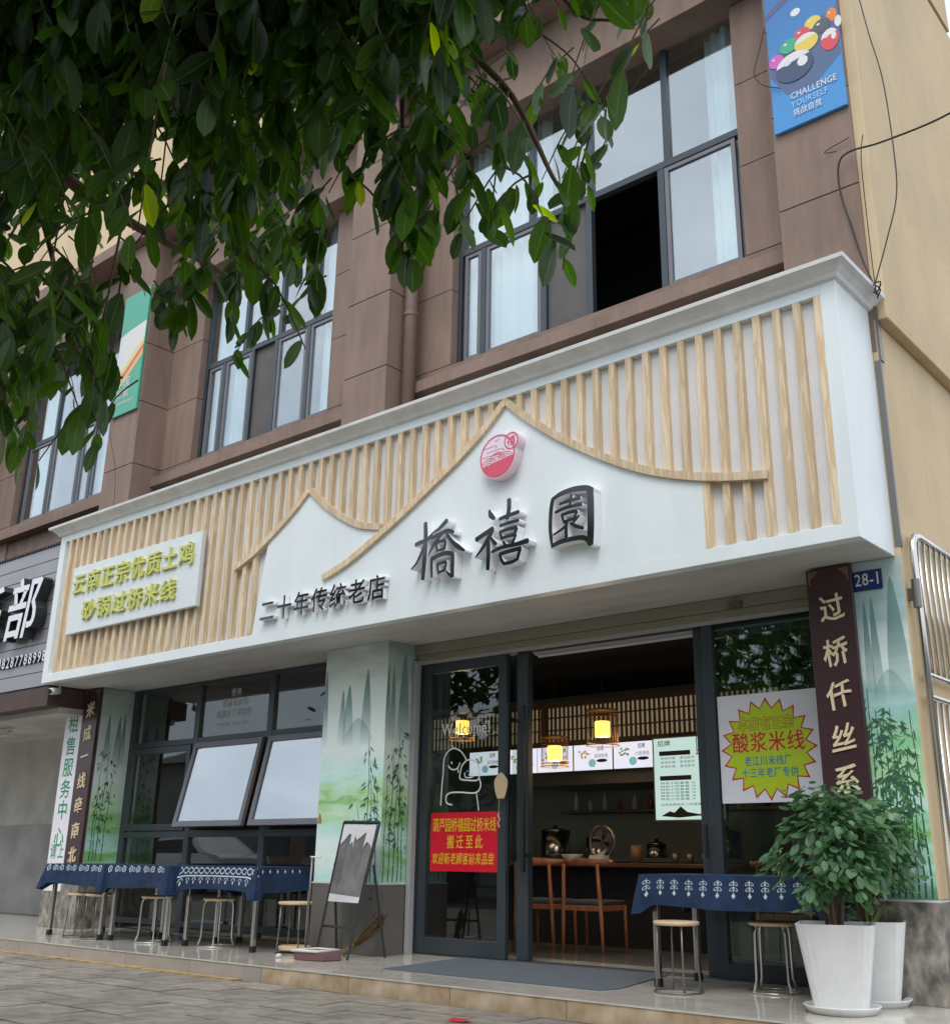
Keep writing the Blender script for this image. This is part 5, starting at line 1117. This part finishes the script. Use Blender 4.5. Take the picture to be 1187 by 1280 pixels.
stool((-4.155, .17, zP), 'round stool with dark thin legs standing nearest the doorway at the right table')
stool((-3.66, .62, zP), 'round stool with bright curved steel legs between right table and potted plant', 'curve', .3, M_STEEL)
stool((-11.62, .02, zP), 'round stool leftmost under the far left tablecloth')
stool((-11.27, .03, zP), 'round stool right neighbour of the leftmost one under the far left cloth')
stool((-10.40, .16, zP), 'round stool with bright bent legs under the middle left tablecloth', 'curve', .2, M_STEEL)
stool((-9.50, .28, zP), 'round stool with bright bent legs under the crisscross band tablecloth', 'curve', 0, M_STEEL)
s5 = stool((-8.33, .28, zP), 'round stool in front of the mural pier beside the dustpan', 'ring', .4)
tag(obj('scrap_board', MB().lathe([(.14, 0), (.15, .01), (.15, .035), (.14, .04)], (-8.36, .33, zP + .03), 20), M_SEAT), 'pale round seat board lying inside the legs of the stool by the pier', 'board')
tag(obj('crumpled_tissue', MB().lathe([(.01, 0), (.025, .008), (.028, .022), (.012, .034)], (-8.12, -.05, zP), 9), M_WPL), 'small crumpled white tissue on the tiles beside the dustpan', 'tissue')

# easel blackboard
ea = thing('easel_board', 'black A-frame easel holding a smudged chalkboard before the mural pier', 'easel', (-7.72, .45, zP))
def bar(mb, a, b_, w_=.018, d_=.012): mb.tube([a, b_], w_, 4)
Pt = lambda px, py, Y: Vector(R3(px, py, Y))
tlc, trc = Vector((-7.955, .50, 1.30)), Vector((-7.475, .50, 1.29)); blc, brc = Vector((-8.03, .30, zP)), Vector((-7.52, .22, zP))
dl, dr = (blc - tlc), (brc - trc)
mb = MB(); mb.tube([tlc, blc], .016, 4).tube([trc, brc], .016, 4).tube([tlc, trc], .016, 4).tube([tlc + dl * .78, trc + dr * .78], .013, 4); obj('front_frame', mb, M_BLACK, ea)
for a, b_ in ((tlc + dl * .32 + Vector((-.03, .02, 0)), Vector((-8.09, .61, zP))), (trc + dr * .32 + Vector((.03, .02, 0)), Vector((-7.45, .61, zP)))): obj('rear_leg', MB().tube([a, b_], .016, 4), M_BLACK, ea)
c = [tlc + dl * .02 + Vector((.02, -.01, 0)), trc + dr * .02 + Vector((-.02, -.01, 0)), trc + dr * .60 + Vector((-.02, -.01, 0)), tlc + dl * .60 + Vector((.02, -.01, 0))]
obj('chalkboard', MB().add([tuple(v) for v in c] + [tuple(v + Vector((0, .012, .002))) for v in c], [(3, 2, 1, 0), (4, 5, 6, 7), (0, 1, 5, 4), (2, 3, 7, 6), (1, 2, 6, 5), (3, 0, 4, 7)]), M_CHALK, ea)
M_SHEET = mat('torn_white_plastic_film', (.62, .62, .64), .25, var=.08)
def onb(u, v): return c[0].lerp(c[1], u).lerp(c[3].lerp(c[2], u), v) + Vector((0, -.0015, 0))
mb = MB()
for poly in ([(0, 0), (1, 0), (1, .09), (.72, .10), (.6, .16), (.5, .2), (.42, .14), (.22, .12), (.12, .2), (0, .26)], [(.30, .12), (.42, .14), (.42, .3), (.38, .22), (.3, .26)], [(.75, .1), (1, .09), (1, .3), (.93, .25), (.82, .22), (.74, .3)], [(0, .9), (1, .93), (1, 1), (0, 1)]): mb.add([tuple(onb(*p)) for p in poly], [tuple(range(len(poly)))[::-1]])
obj('torn_film', mb, M_SHEET, ea); obj('knob', MB().lathe([(.02, 0), (.02, .02)], (-7.46, .40, .62), 10), M_BLACK, ea)
# dustpan and broom
dpn = thing('dustpan', 'mauve long handled dustpan with white rim left of the easel', 'dustpan', (-7.74, .05, zP))
mb = MB(); lo = [(-7.86, -.10), (-7.56, -.04), (-7.50, .12), (-7.60, .22), (-7.83, .16)]
k = len(lo); mb.v = [(x, y, zP + .003) for x, y in lo] + [(x - (.01 if x < -7.7 else 0), y, zP + (.075 if x < -7.55 else .025)) for x, y in lo]
mb.f = [tuple(range(k))[::-1]] + [(i, (i + 1) % k, k + (i + 1) % k, k + i) for i in range(k)] + [tuple(range(k, 2 * k))]; mb.mi = [0] * len(mb.f)
obj('pan', mb, M_PAN, dpn, bevel=.008); obj('rim', MB().tube([(-7.88, -.11, zP + .078), (-7.60, -.05, zP + .078), (-7.60, .2, zP + .075), (-7.85, .17, zP + .078), (-7.88, -.11, zP + .078)], .012, 6), M_WPL, dpn, smooth=True)
obj('handle', MB().tube([(-7.86, .03, zP + .10), (-7.85, .04, .99)], .011, 8), M_STEELD, dpn, smooth=True); obj('grip', MB().tube([(-7.87, .04, .985), (-7.72, .02, .98)], .009, 6), M_WPL, dpn)
br = thing('broom', 'worn straw broom head lying against the taupe tiled pier', 'broom', (-7.55, .5, zP))
mb = MB(); q = random.Random(3)
for i in range(60): a = Vector((-7.72, .38, zP + .05)); b_ = Vector((-7.46 + q.uniform(-.03, .02), .58 + q.uniform(-.03, .03), zP + .33 + q.uniform(-.06, .04))); o_ = Vector((q.uniform(-.02, .02), q.uniform(-.02, .02), q.uniform(-.03, .03))); mb.tube([a + o_, b_ + o_ * 1.3], .004, 3)
obj('straw', mb, M_FUR, br, stuff=True); obj('binding', MB().tube([(-7.74, .36, zP + .03), (-7.66, .43, zP + .11)], [.03, .035], 10), M_FUR, br)
wp = thing('wood_slice_charm', 'pale wood slice sign with a tassel hanging on the door handle', 'charm', (-6.42, 1.0, 1.6))
obj('wood_slice', MB().polyY([(-6.44 + (.075 + .006 * math.sin(3 * a)) * math.cos(a), 1.61 + (.115 + .008 * math.sin(5 * a)) * math.sin(a)) for a in [i * 2 * PI / 26 for i in range(26)]], 1.0, 1.012), M_WOODP, wp)
obj('tassel', MB().tube([(-6.46, 1.005, 1.49), (-6.465, 1.005, 1.38)], .002, 4).tube([(-6.46, 1.005, 1.38), (-6.47, 1.004, 1.35), (-6.45, 1.004, 1.32), (-6.47, 1.003, 1.29), (-6.455, 1.003, 1.25)], .008, 5), M_WOODP, wp)
obj('string', MB().tube([(-6.44, 1.005, 1.72), (-6.40, 1.03, 1.80)], .002, 4), M_CABLE, wp)
tag(obj('paper_scrap', MB().add([(-5.02, -1.22, .012), (-4.90, -1.20, .014), (-4.88, -1.13, .030), (-4.95, -1.10, .014), (-5.03, -1.15, .024)], [(0, 1, 2), (0, 2, 3), (0, 3, 4)]), M_REDF), 'small red paper scrap lying on the grey pavement below the step', 'litter')

# ------------------------------------------------------------------ leaves
def leaf_geo(ln, wd, fold=.25, curl=.15, n=5):
    """a pointed oval leaf along -Z hanging from the origin, with a short stalk; returns verts, faces, uvs"""
    v, f, uv = [], [], []
    for i in range(n + 1):
        t_ = i / n; w_ = wd / 2 * (math.sin(PI * min(1, t_ * .95 + .03)) ** .62)
        if i == n: w_ = .0015
        y = curl * ln * (t_ ** 2) ; z = -ln * t_
        for s, u in ((-1, 0), (0, .5), (1, 1)): v.append((s * w_, y - abs(s) * -fold * w_, z)); uv.append((u, t_))
    for i in range(n):
        a = i * 3; f += [(a, a + 1, a + 4, a + 3), (a + 1, a + 2, a + 5, a + 4)]
    return v, f, uv
def leaf_mesh(name, ln, wd, m, fold, curl):
    v, f, uv = leaf_geo(ln, wd, fold, curl); me = bpy.data.meshes.new(name); me.from_pydata(v, [], f); me.materials.append(m); ul = me.uv_layers.new(name='UVMap'); d = []
    for p in me.polygons:
        for vi in p.vertices: d += list(uv[vi])
    ul.data.foreach_set('uv', d); me.polygons.foreach_set('use_smooth', [True] * len(me.polygons)); return me
def leaf_cloud(name, mats_, parent, specs, geos):
    """specs: list of (Matrix4, geo index); one joined mesh"""
    arrs = []
    for gi, (v, f, uv) in enumerate(geos):
        ms = [m for m, g_ in specs if g_ == gi]
        if not ms: continue
        V = np.array(v); T = np.array([np.array(m) for m in ms]); P_ = np.einsum('nij,vj->nvi', T[:, :3, :3], V) + T[:, None, :3, 3]
        arrs.append((P_, np.array(f), np.array(uv)))
    vs_, fs_, us_ = [], [], []; k = 0
    for P_, f, uv in arrs:
        n, nv, _ = P_.shape; vs_.append(P_.reshape(-1, 3)); ff = (f[None] + (np.arange(n) * nv)[:, None, None] + k).reshape(-1, 4); fs_.append(ff); us_.append(np.tile(uv[f.reshape(-1)], (n, 1))); k += n * nv
    V = np.concatenate(vs_); Fc = np.concatenate(fs_); U = np.concatenate(us_)
    me = bpy.data.meshes.new(name); me.vertices.add(len(V)); me.vertices.foreach_set('co', V.reshape(-1)); me.loops.add(Fc.size); me.loops.foreach_set('vertex_index', Fc.reshape(-1).astype(np.int32))
    me.polygons.add(len(Fc)); me.polygons.foreach_set('loop_start', (np.arange(len(Fc)) * 4).astype(np.int32)); me.polygons.foreach_set('use_smooth', [True] * len(Fc)); me.update(calc_edges=True)
    ul = me.uv_layers.new(name='UVMap'); ul.data.foreach_set('uv', U.reshape(-1).astype(np.float32)); me.materials.append(mats_); me.validate()
    o = bpy.data.objects.new(name, me); COL.objects.link(o); o.parent = parent; o.location = -WLOC[parent.name]; o['kind'] = 'stuff'; return o

# street tree whose branches hang into the top left of the view
tr = thing('ficus_tree', 'street ficus tree whose leafy branches hang in front of the upper facade', 'tree', (-5.2, -9.0, 0))
obj('trunk', MB().tube(smooth3([(-5.2, -9.0, 0), (-5.15, -8.95, 1.2), (-5.0, -8.8, 2.4), (-4.9, -8.7, 3.4)]), .17, 12), M_BARK, tr, smooth=True)
def proj(p):
    v = Vector(p) - CAM; d = v.dot(fw)
    if d < .2: return None
    return (CX + F_PX * v.dot(rt) / d, CY - F_PX * v.dot(up) / d, d)
edge = [(-400, 700), (0, 610), (50, 640), (95, 600), (125, 560), (138, 520), (146, 395), (196, 400), (225, 425), (260, 430), (300, 460), (340, 440), (380, 450), (402, 350), (425, 250), (458, 250), (480, 365), (530, 380), (555, 330), (600, 315), (650, 310), (700, 355), (745, 330), (765, 270), (750, 190), (775, 110), (808, 70), (815, 0), (830, -500)]
def edge_y(x):
    if x > 815: return -1e4
    for (a, ya_), (b_, yb_) in zip(edge, edge[1:]):
        if a <= x <= b_ and b_ > a: return ya_ + (yb_ - ya_) * (x - a) / (b_ - a)
    return -1e4
gaps = [(700, 130, 130, 130, .42), (600, 260, 60, 60, .45), (470, 280, 40, 60, .3), (290, 380, 40, 40, .6), (350, 250, 60, 50, .75), (75, 345, 60, 45, .12), (160, 330, 55, 50, .35), (185, 205, 45, 40, .35), (130, 50, 16, 12, .1), (160, 395, 35, 30, .3), (720, 60, 60, 70, .22), (640, 250, 55, 55, .5), (560, 160, 30, 60, .8), (740, 170, 50, 60, .4), (225, 20, 14, 16, .15), (205, 75, 20, 20, .4), (100, 470, 60, 50, .55), (70, 560, 60, 60, .6), (420, 290, 30, 50, .5), (360, 400, 50, 40, .7), (455, 60, 25, 30, .5)]
qr = random.Random(21)
specs = []; twigs = []; twm = MB()
GEO = [leaf_geo(.094, .044, .28, .10), leaf_geo(.085, .042, .45, .22), leaf_geo(.100, .042, .12, -.10), leaf_geo(.062, .034, .35, .18)]
def add_twig(tip, ln, nl, sc):
    dirx = Vector((qr.uniform(-1, 1), qr.uniform(-.6, .8), 0)).normalized(); base = tip + Vector((0, 0, ln * .85)) - dirx * ln * .55
    mid = base.lerp(tip, .5) + Vector((0, 0, ln * .14)) ; pts = smooth3([base, mid, tip], 4)
    out = []
    for i in range(nl):
        t_ = .15 + .85 * i / (nl - 1); k = t_ * (len(pts) - 1); a = pts[int(k)]; b_ = pts[min(int(k) + 1, len(pts) - 1)]; p = a.lerp(b_, k - int(k))
        az = qr.uniform(0, 2 * PI); tilt_ = qr.uniform(.05, .75) if i < nl - 1 else .15
        R_ = Matrix.Rotation(az, 4, 'Z') @ Matrix.Rotation(tilt_, 4, 'X') @ Matrix.Rotation(qr.uniform(-.9, .9), 4, 'Z'); s = sc * qr.uniform(.68, 1.25)
        M_ = Matrix.Translation(p + Vector((math.sin(az) * .012, 0, -.008))) @ R_ @ Matrix.Scale(s, 4); out.append((M_, qr.randrange(4)))
    return pts, out
def dens(x, y):
    d = 1.0
    for gx_, gy_, rx, ry, k in gaps:
        r = ((x - gx_) / rx) ** 2 + ((y - gy_) / ry) ** 2
        if r < 1: d = min(d, k)
    return d
tries = 0; made = 0
for i in range(330):
    x = qr.uniform(-60, 560); y = qr.uniform(-200, 170) - (60 if x > 430 else 0)
    if qr.random() > dens(x, y): continue
    p = CAM + (fw + rt * (x - CX) / F_PX - up * (y - CY) / F_PX) * qr.uniform(2.3, 3.1); pts, lv = add_twig(p, .34, 12, 1.1)
    ok = [l for l in lv if proj(l[0].translation) and qr.random() < dens(*proj(l[0].translation)[:2])]
    specs += ok; twigs.append(pts)
while made < 1000 and tries < 40000:
    tries += 1
    x = qr.uniform(-130, 815); y = qr.uniform(-260, 650); ey = edge_y(x)
    if y > ey: continue
    if qr.random() > dens(x, y): continue
    d = qr.uniform(2.3, 3.4) if qr.random() < .45 else qr.uniform(3.8, 6.2)
    if x > 480: d = qr.uniform(2.2, 3.6)
    if y > ey - 90: d = qr.uniform(2.2, 3.3) if x > 440 else qr.uniform(2.6, 4.2)
    if y > ey - 40 and qr.random() < .5: pass
    r = (fw + rt * (x - CX) / F_PX - up * (y - CY) / F_PX); p = CAM + r * d
    if p.z < 1.7: continue
    if p.y > -1.2: continue
    near_edge = y > ey - 120
    if near_edge and qr.random() < .5: continue
    pts, lv = add_twig(p, qr.uniform(.22, .40), qr.randint(8, 13), 1.12)
    ok = []
    for M_, g_ in lv:
        pr = proj(M_ @ Vector((0, 0, -.09)))
        if pr is None: continue
        if 0 < pr[0] < 1187 and pr[1] > -20:
            if pr[1] > edge_y(pr[0]) + 22: continue
            if qr.random() > dens(pr[0], pr[1]) ** .7: continue
        ok.append((M_, g_))
    if len(ok) < 3: continue
    specs += ok; made += 1; twigs.append(pts)
for pts in twigs: twm.tube(pts, [.0035 - .0018 * i / (len(pts) - 1) for i in range(len(pts))], 4)
# rest of the crown, unseen and thickened to shade the hanging leaves
for i in range(1300):
    a = qr.uniform(0, 2 * PI); r = 4.8 * math.sqrt(qr.random()); p = Vector((-5.0 + r * math.cos(a), -8.2 + .85 * r * math.sin(a), qr.uniform(2.5, 6.2)))
    pr = proj(p)
    if pr and pr[0] > -60 and pr[0] < 1300 and pr[1] > -40: continue
    if pr and pr[0] > 700 and pr[1] > -600: continue
    pts, lv = add_twig(p, .4, 12, 1.35); specs += [l for l in lv if not (proj(l[0].translation) and proj(l[0].translation)[0] > -20 and proj(l[0].translation)[1] > -20 and proj(l[0].translation)[0] < 1200)]
# dense unseen leaf layer, added above to shade the hanging branches
for i in range(1700):
    p = Vector((qr.uniform(-5.4, -.4), qr.uniform(-8.2, -4.6), qr.uniform(3.3, 5.6))); pr = proj(p)
    if pr and pr[1] > -60 and -60 < pr[0] < 1300: continue
    if pr and pr[0] > 830: continue
    pts, lv = add_twig(p, .35, 10, 1.25); specs += [l for l in lv if not (proj(l[0].translation) and proj(l[0].translation)[0] > -20 and proj(l[0].translation)[1] > -30 and proj(l[0].translation)[0] < 1200)]
# split the largest visible leaves off as parts
sc_l = []
for i, (M_, g_) in enumerate(specs):
    pr = proj(M_ @ Vector((0, 0, -.05)))
    if pr and 0 < pr[0] < 1187 and 0 < pr[1] < 700: sc_l.append((pr[2] - (0.9 if pr[1] > edge_y(pr[0]) - 70 else 0), i))
sc_l.sort(); top300 = set(i for _, i in sc_l[:300])
LM = [leaf_mesh('leaf', *a) for a in ((.094, .044, M_LEAF, .28, .10), (.085, .042, M_LEAF, .45, .22), (.100, .042, M_LEAF, .12, -.10), (.062, .034, M_LEAF, .35, .18))]
LY = leaf_mesh('leaf', .07, .036, M_LEAF2, .35, .18)
for i in top300:
    M_, g_ = specs[i]; young = qr.random() < .05
    o = bpy.data.objects.new('leaf', LY if young else LM[g_]); COL.objects.link(o); o.parent = tr; o.matrix_local = Matrix.Translation(-WLOC[tr.name]) @ M_
    if young: o['label'] = 'young yellow green leaf'
leaf_cloud('foliage', M_LEAF, tr, [s for i, s in enumerate(specs) if i not in top300], GEO)
obj('twigs', twm, M_TWIG, tr, stuff=True)
# limbs
def limb(pts, r0_, r1_): p = smooth3(pts, 5); obj('branch', MB().tube(p, [r0_ + (r1_ - r0_) * i / (len(p) - 1) for i in range(len(p))], 9), M_BARK, tr, smooth=True)
def R3d(px, py, d): r = (fw + rt * (px - CX) / F_PX - up * (py - CY) / F_PX); return tuple(CAM + r * d)
limb([(-4.9, -8.7, 3.3), (-3.6, -7.4, 4.0), (-2.6, -6.0, 3.7), R3d(225, -60, 3.0), R3d(262, 30, 3.0), R3d(292, 75, 3.1), R3d(330, 130, 3.4)], .055, .008)
limb([(-4.9, -8.7, 3.4), (-3.0, -7.2, 4.4), (-1.6, -5.6, 4.1), R3d(480, -120, 3.2), R3d(560, 30, 3.1), R3d(640, 120, 3.0), R3d(690, 220, 2.8), R3d(715, 255, 2.7)], .024, .003)
limb([(-4.9, -8.7, 3.3), (-4.4, -6.4, 3.8), R3d(-60, 60, 3.6), R3d(60, 200, 3.5), R3d(150, 270, 3.6), R3d(260, 330, 3.7), R3d(320, 370, 3.8)], .045, .004)
limb([R3d(20, 160, 3.5), R3d(60, 300, 3.3), R3d(90, 420, 3.2), R3d(130, 500, 3.1)], .010, .004)
limb([R3d(480, -120, 3.2), R3d(500, 60, 3.0), R3d(505, 200, 2.8), R3d(520, 300, 2.6)], .010, .003)
limb([R3d(660, -60, 3.2), R3d(720, 15, 3.1), R3d(760, 25, 3.0), R3d(795, 30, 3.0)], .007, .003)

# ------------------------------------------------------------------ potted plants
def planter(cx, cy, s, label, seed, h=.50, top=.23, bot=.155, folr=(.32, .29, .33), folz=1.06, nlf=1150, yaw_=.35):
    t_ = thing('potted_plant', label, 'potted plant', (cx, cy, zP), 'leafy plants in tall white pots'); q_ = random.Random(seed)
    mb = MB(); n = 4; 
    prof = [(bot, .02), (bot * 1.01, .03), (top, h - .012), (top * 1.01, h - .004), (top * .99, h), (top * .93, h), (top * .90, h - .05)]
    for r, z in prof:
        for k in range(48):
            c_, s_ = math.cos(k * PI / 24), math.sin(k * PI / 24); e = 7.0; rr = r / ((abs(c_) ** e + abs(s_) ** e) ** (1 / e)); mb.v.append((rr * math.cos(k * PI / 24 + yaw_), rr * math.sin(k * PI / 24 + yaw_), z))
    for i in range(len(prof) - 1):
        for k in range(48): mb.f.append((i * 48 + k, i * 48 + (k + 1) % 48, (i + 1) * 48 + (k + 1) % 48, (i + 1) * 48 + k)); mb.mi.append(0)
    mb.f.append(tuple(range(48))[::-1]); mb.mi.append(0)
    obj('pot', mb, M_POT, t_, local=True)
    obj('soil', MB().lathe([(.0, h - .06), (top * .9, h - .055)], (0, 0, 0), 16), M_SOIL, t_, local=True)
    obj('saucer', MB().lathe([(bot * 1.25, .0), (bot * 1.42, .035), (bot * 1.47, .04), (bot * 1.44, .046), (bot * 1.36, .04), (bot * 1.2, .012)], (0, 0, .001), 36), M_POT, t_, local=True, smooth=True)
    for k in range(6):
        a = q_.uniform(0, 6.28); r = q_.uniform(.01, .05)
        obj('stem', MB().tube(smooth3([(r * math.cos(a), r * math.sin(a), h - .07), (r * 2 * math.cos(a), r * 2 * math.sin(a), h + .15), (r * 3.4 * math.cos(a), r * 3.4 * math.sin(a), h + .42)]), [.014] * 5 + [.010] * 5 + [.008] * 3, 7), M_BARK, t_, local=True, smooth=True)
    me_ = [leaf_mesh('leaf', .075, .048, M_PLEAF, .3, .25), leaf_mesh('leaf', .062, .044, M_PLEAF, .1, -.15), leaf_mesh('leaf', .085, .05, M_PLEAF, .4, .35)]
    gg = [leaf_geo(.075, .048, .3, .25), leaf_geo(.062, .044, .1, -.15), leaf_geo(.085, .05, .4, .35)]
    L_ = []
    cl = []
    for k in range(44):
        u = q_.uniform(-.85, 1); a = q_.uniform(0, 2 * PI); w_ = math.sqrt(max(0, 1 - u * u)); cl.append(Vector((folr[0] * w_ * math.cos(a), folr[1] * w_ * math.sin(a), folr[2] * u)) * q_.uniform(.62, 1.18))
    for k in range(nlf):
        if k % 6 == 0: c_ = Vector((q_.gauss(0, .14), q_.gauss(0, .14), q_.gauss(0, .14)))
        else: c_ = q_.choice(cl) + Vector((q_.gauss(0, .045), q_.gauss(0, .045), q_.gauss(0, .045)))
        out = Vector((c_.x, c_.y, 0)); az = math.atan2(out.y, out.x) - PI / 2 + q_.uniform(-.9, .9); til = q_.uniform(.15, 1.15) if c_.z < .12 else q_.uniform(.6, 1.5)
        M_ = Matrix.Translation(Vector((c_.x, c_.y, folz - zP + c_.z))) @ Matrix.Rotation(az, 4, 'Z') @ Matrix.Rotation(til, 4, 'X') @ Matrix.Rotation(q_.uniform(-.7, .7), 4, 'Z') @ Matrix.Scale(s * q_.uniform(.65, 1.3), 4)
        L_.append((M_, q_.randrange(3)))
    L_.sort(key=lambda m: (m[0].translation + Vector((cx, cy, zP)) - CAM).length)
    for M_, g_ in L_[:290]: o = bpy.data.objects.new('leaf', me_[g_]); COL.objects.link(o); o.parent = t_; o.matrix_local = M_
    sv = WLOC[t_.name]; WLOC[t_.name] = Vector((0, 0, 0)); leaf_cloud('inner_foliage', M_PLEAF, t_, L_[290:], gg); WLOC[t_.name] = sv
    return t_, q_
p1, q_ = planter(-2.91, -.03, 1.0, 'potted plant in front, bushy dark green crown in a tall white pot', 5)
p2, q_ = planter(-2.90, .45, .95, 'potted plant behind, half hidden, with striped blades at its foot', 9, folr=(.27, .22, .30), folz=1.07, nlf=800)
for i in range(26):
    a = q_.uniform(0, 2 * PI); ln = q_.uniform(.12, .24); mb = MB(); n = 5; hh = .49
    d = Vector((math.cos(a), math.sin(a), 0)); pd = Vector((-d.y, d.x, 0)); 
    for k in range(n + 1): t2 = k / n; c_ = d * (.05 + ln * t2) + Vector((0, 0, hh + .10 * math.sin(t2 * 2.4))); w_ = .007 * (1 - t2 * .9); mb.v += [tuple(c_ - pd * w_), tuple(c_ + pd * w_)]
    for k in range(n): mb.f.append((2 * k, 2 * k + 1, 2 * k + 3, 2 * k + 2)); mb.mi.append(0)
    mb.uv = [(j % 2, .3) for j in range(len(mb.v))]
    obj('blade', mb, M_PLEAF2, p2, local=True)

# ------------------------------------------------------------------ the other side of the street (seen in the glass)
def house(x0, x1, y, h, label, wall, roofm):
    t_ = thing('street_house', label, 'house', ((x0 + x1) / 2, y, 0), 'houses across the street')
    obj('wall', B(x0, x1, y - 8, y, 0, h), wall, t_)
    obj('roof', MB().add([(x0 - .4, y + .6, h), (x1 + .4, y + .6, h), (x1 + .4, y - 8.6, h), (x0 - .4, y - 8.6, h), (x0 + .5, y - 4, h + 1.6), (x1 - .5, y - 4, h + 1.6)], [(0, 1, 5, 4), (2, 3, 4, 5), (1, 2, 5), (3, 0, 4), (3, 2, 1, 0)]), roofm, t_)
    x = x0 + .8
    while x < x1 - 1.5:
        obj('window', B(x, x + 1.3, y, y + .05, 1.0, 2.4), M_FRAME, t_); x += 2.4
RT = mat('grey_roof_tile', (.10, .085, .08), .9, var=.3, vscale=3); HW = mat('warm_plaster', (.26, .19, .14), .9, var=.2); HW2 = mat('grey_plaster', (.22, .21, .20), .9, var=.2)
for i, (a, b_, h) in enumerate(((-64, -50, 4.2), (-49, -40, 5.2), (-39, -30, 3.6), (-29, -18, 4.6), (-17, -6, 4.0), (-5, 8, 5.0))):
    house(a, b_, -21.5 - (i % 2), h, ['low warm plastered house at the far end of the street opposite', 'tall grey gabled house second from the far end opposite', 'lowest warm plastered house opposite', 'grey house opposite the left shop window', 'warm house opposite the door', 'tall grey house opposite the right pier'][i], HW if i % 2 == 0 else HW2, RT)
def street_tree(x, y, h, r, label, seed):
    t_ = thing('street_tree', label, 'tree', (x, y, 0), 'trees across the street'); q_ = random.Random(seed)
    obj('trunk', MB().tube(smooth3([(0, 0, 0), (.1, 0, h * .3), (0, .1, h * .55)]), .16, 10), M_BARK, t_, local=True, smooth=True)
    gg = [leaf_geo(.34, .20, .3, .2)]; cl = [Vector((r * q_.uniform(-1, 1), r * q_.uniform(-1, 1) * .8, h * .62 + h * .30 * q_.uniform(-1, 1))) for _ in range(26)]; sp_ = []
    for k in range(2600):
        c_ = q_.choice(cl) + Vector((q_.gauss(0, .6), q_.gauss(0, .6), q_.gauss(0, .5)))
        sp_.append((Matrix.Translation(c_) @ Matrix.Rotation(q_.uniform(0, 6.28), 4, 'Z') @ Matrix.Rotation(q_.uniform(.2, 1.5), 4, 'X') @ Matrix.Scale(q_.uniform(.8, 1.5), 4), 0))
    sv = WLOC[t_.name]; WLOC[t_.name] = Vector((0, 0, 0)); leaf_cloud('crown', M_LEAF, t_, sp_, gg); WLOC[t_.name] = sv
for i, (x, y, h, r) in enumerate(((-22.5, -14.0, 9, 2.6), (-17.5, -14.8, 9.5, 3.2), (-12.0, -14.2, 9.0, 3.4), (-6.5, -14.6, 9.5, 3.2))):
    street_tree(x, y, h, r, ['bushy street tree opposite, second from the far end', 'bushy street tree opposite, in the middle of the row', 'broad street tree opposite the sliding door', 'tall street tree opposite the right pier'][i], 30 + i)
def car(x, y, label, paint):
    t_ = thing('parked_car', label, 'car', (x, y, 0))
    prof = [(-2.2, .35), (-2.25, .65), (-2.1, .88), (-1.35, 1.0), (-.75, 1.42), (.75, 1.46), (1.5, 1.02), (2.15, .92), (2.25, .6), (2.2, .35)]
    m = MB(); n = len(prof)
    for yy, sc2 in ((-.86, 1), (-.80, 1), (.80, 1), (.86, 1)):
        for u, v in prof: m.v.append((u, yy * (.82 if v > 1.2 else 1), v))
    for j in range(3):
        for i in range(n): i2 = (i + 1) % n; m.f.append((j * n + i, j * n + i2, (j + 1) * n + i2, (j + 1) * n + i)); m.mi.append(0)
    m.f += [tuple(range(n)), tuple(range(3 * n, 4 * n))[::-1]]; m.mi += [0, 0]
    obj('body', m, paint, t_, local=True, bevel=.04)
    for sy in (-1, 1): obj('side_window', MB().polyY([(-1.15, 1.02), (-.72, 1.36), (.7, 1.39), (1.28, 1.02)], sy * .845, sy * .80), M_BLACK, t_, local=True)
    obj('windscreen', MB().add([(-1.38, -.68, 1.02), (-1.38, .68, 1.02), (-.80, .62, 1.42), (-.80, -.62, 1.42)], [(0, 1, 2, 3)]), M_BLACK, t_, local=True)
    for sx in (-1.4, 1.4):
        for sy in (-.82, .82): w_ = obj('wheel', MB().tube([(sx, sy - .1, .32), (sx, sy + .1, .32)], .32, 20), M_RUBBER, t_, local=True); obj('rim', MB().tube([(sx, sy - .11, .32), (sx, sy + .11, .32)], .19, 14), M_STEEL, w_, local=True)
    return t_
car(-27.0, -10.0, 'white saloon car parked across the pavement, nearest the left window reflection', mat('white_car_paint', (.7, .7, .7), .2, coat=1))
car(-19.5, -10.2, 'silver grey saloon car parked to the right of the white one', mat('silver_car_paint', (.4, .41, .42), .25, metal=.5, coat=1))
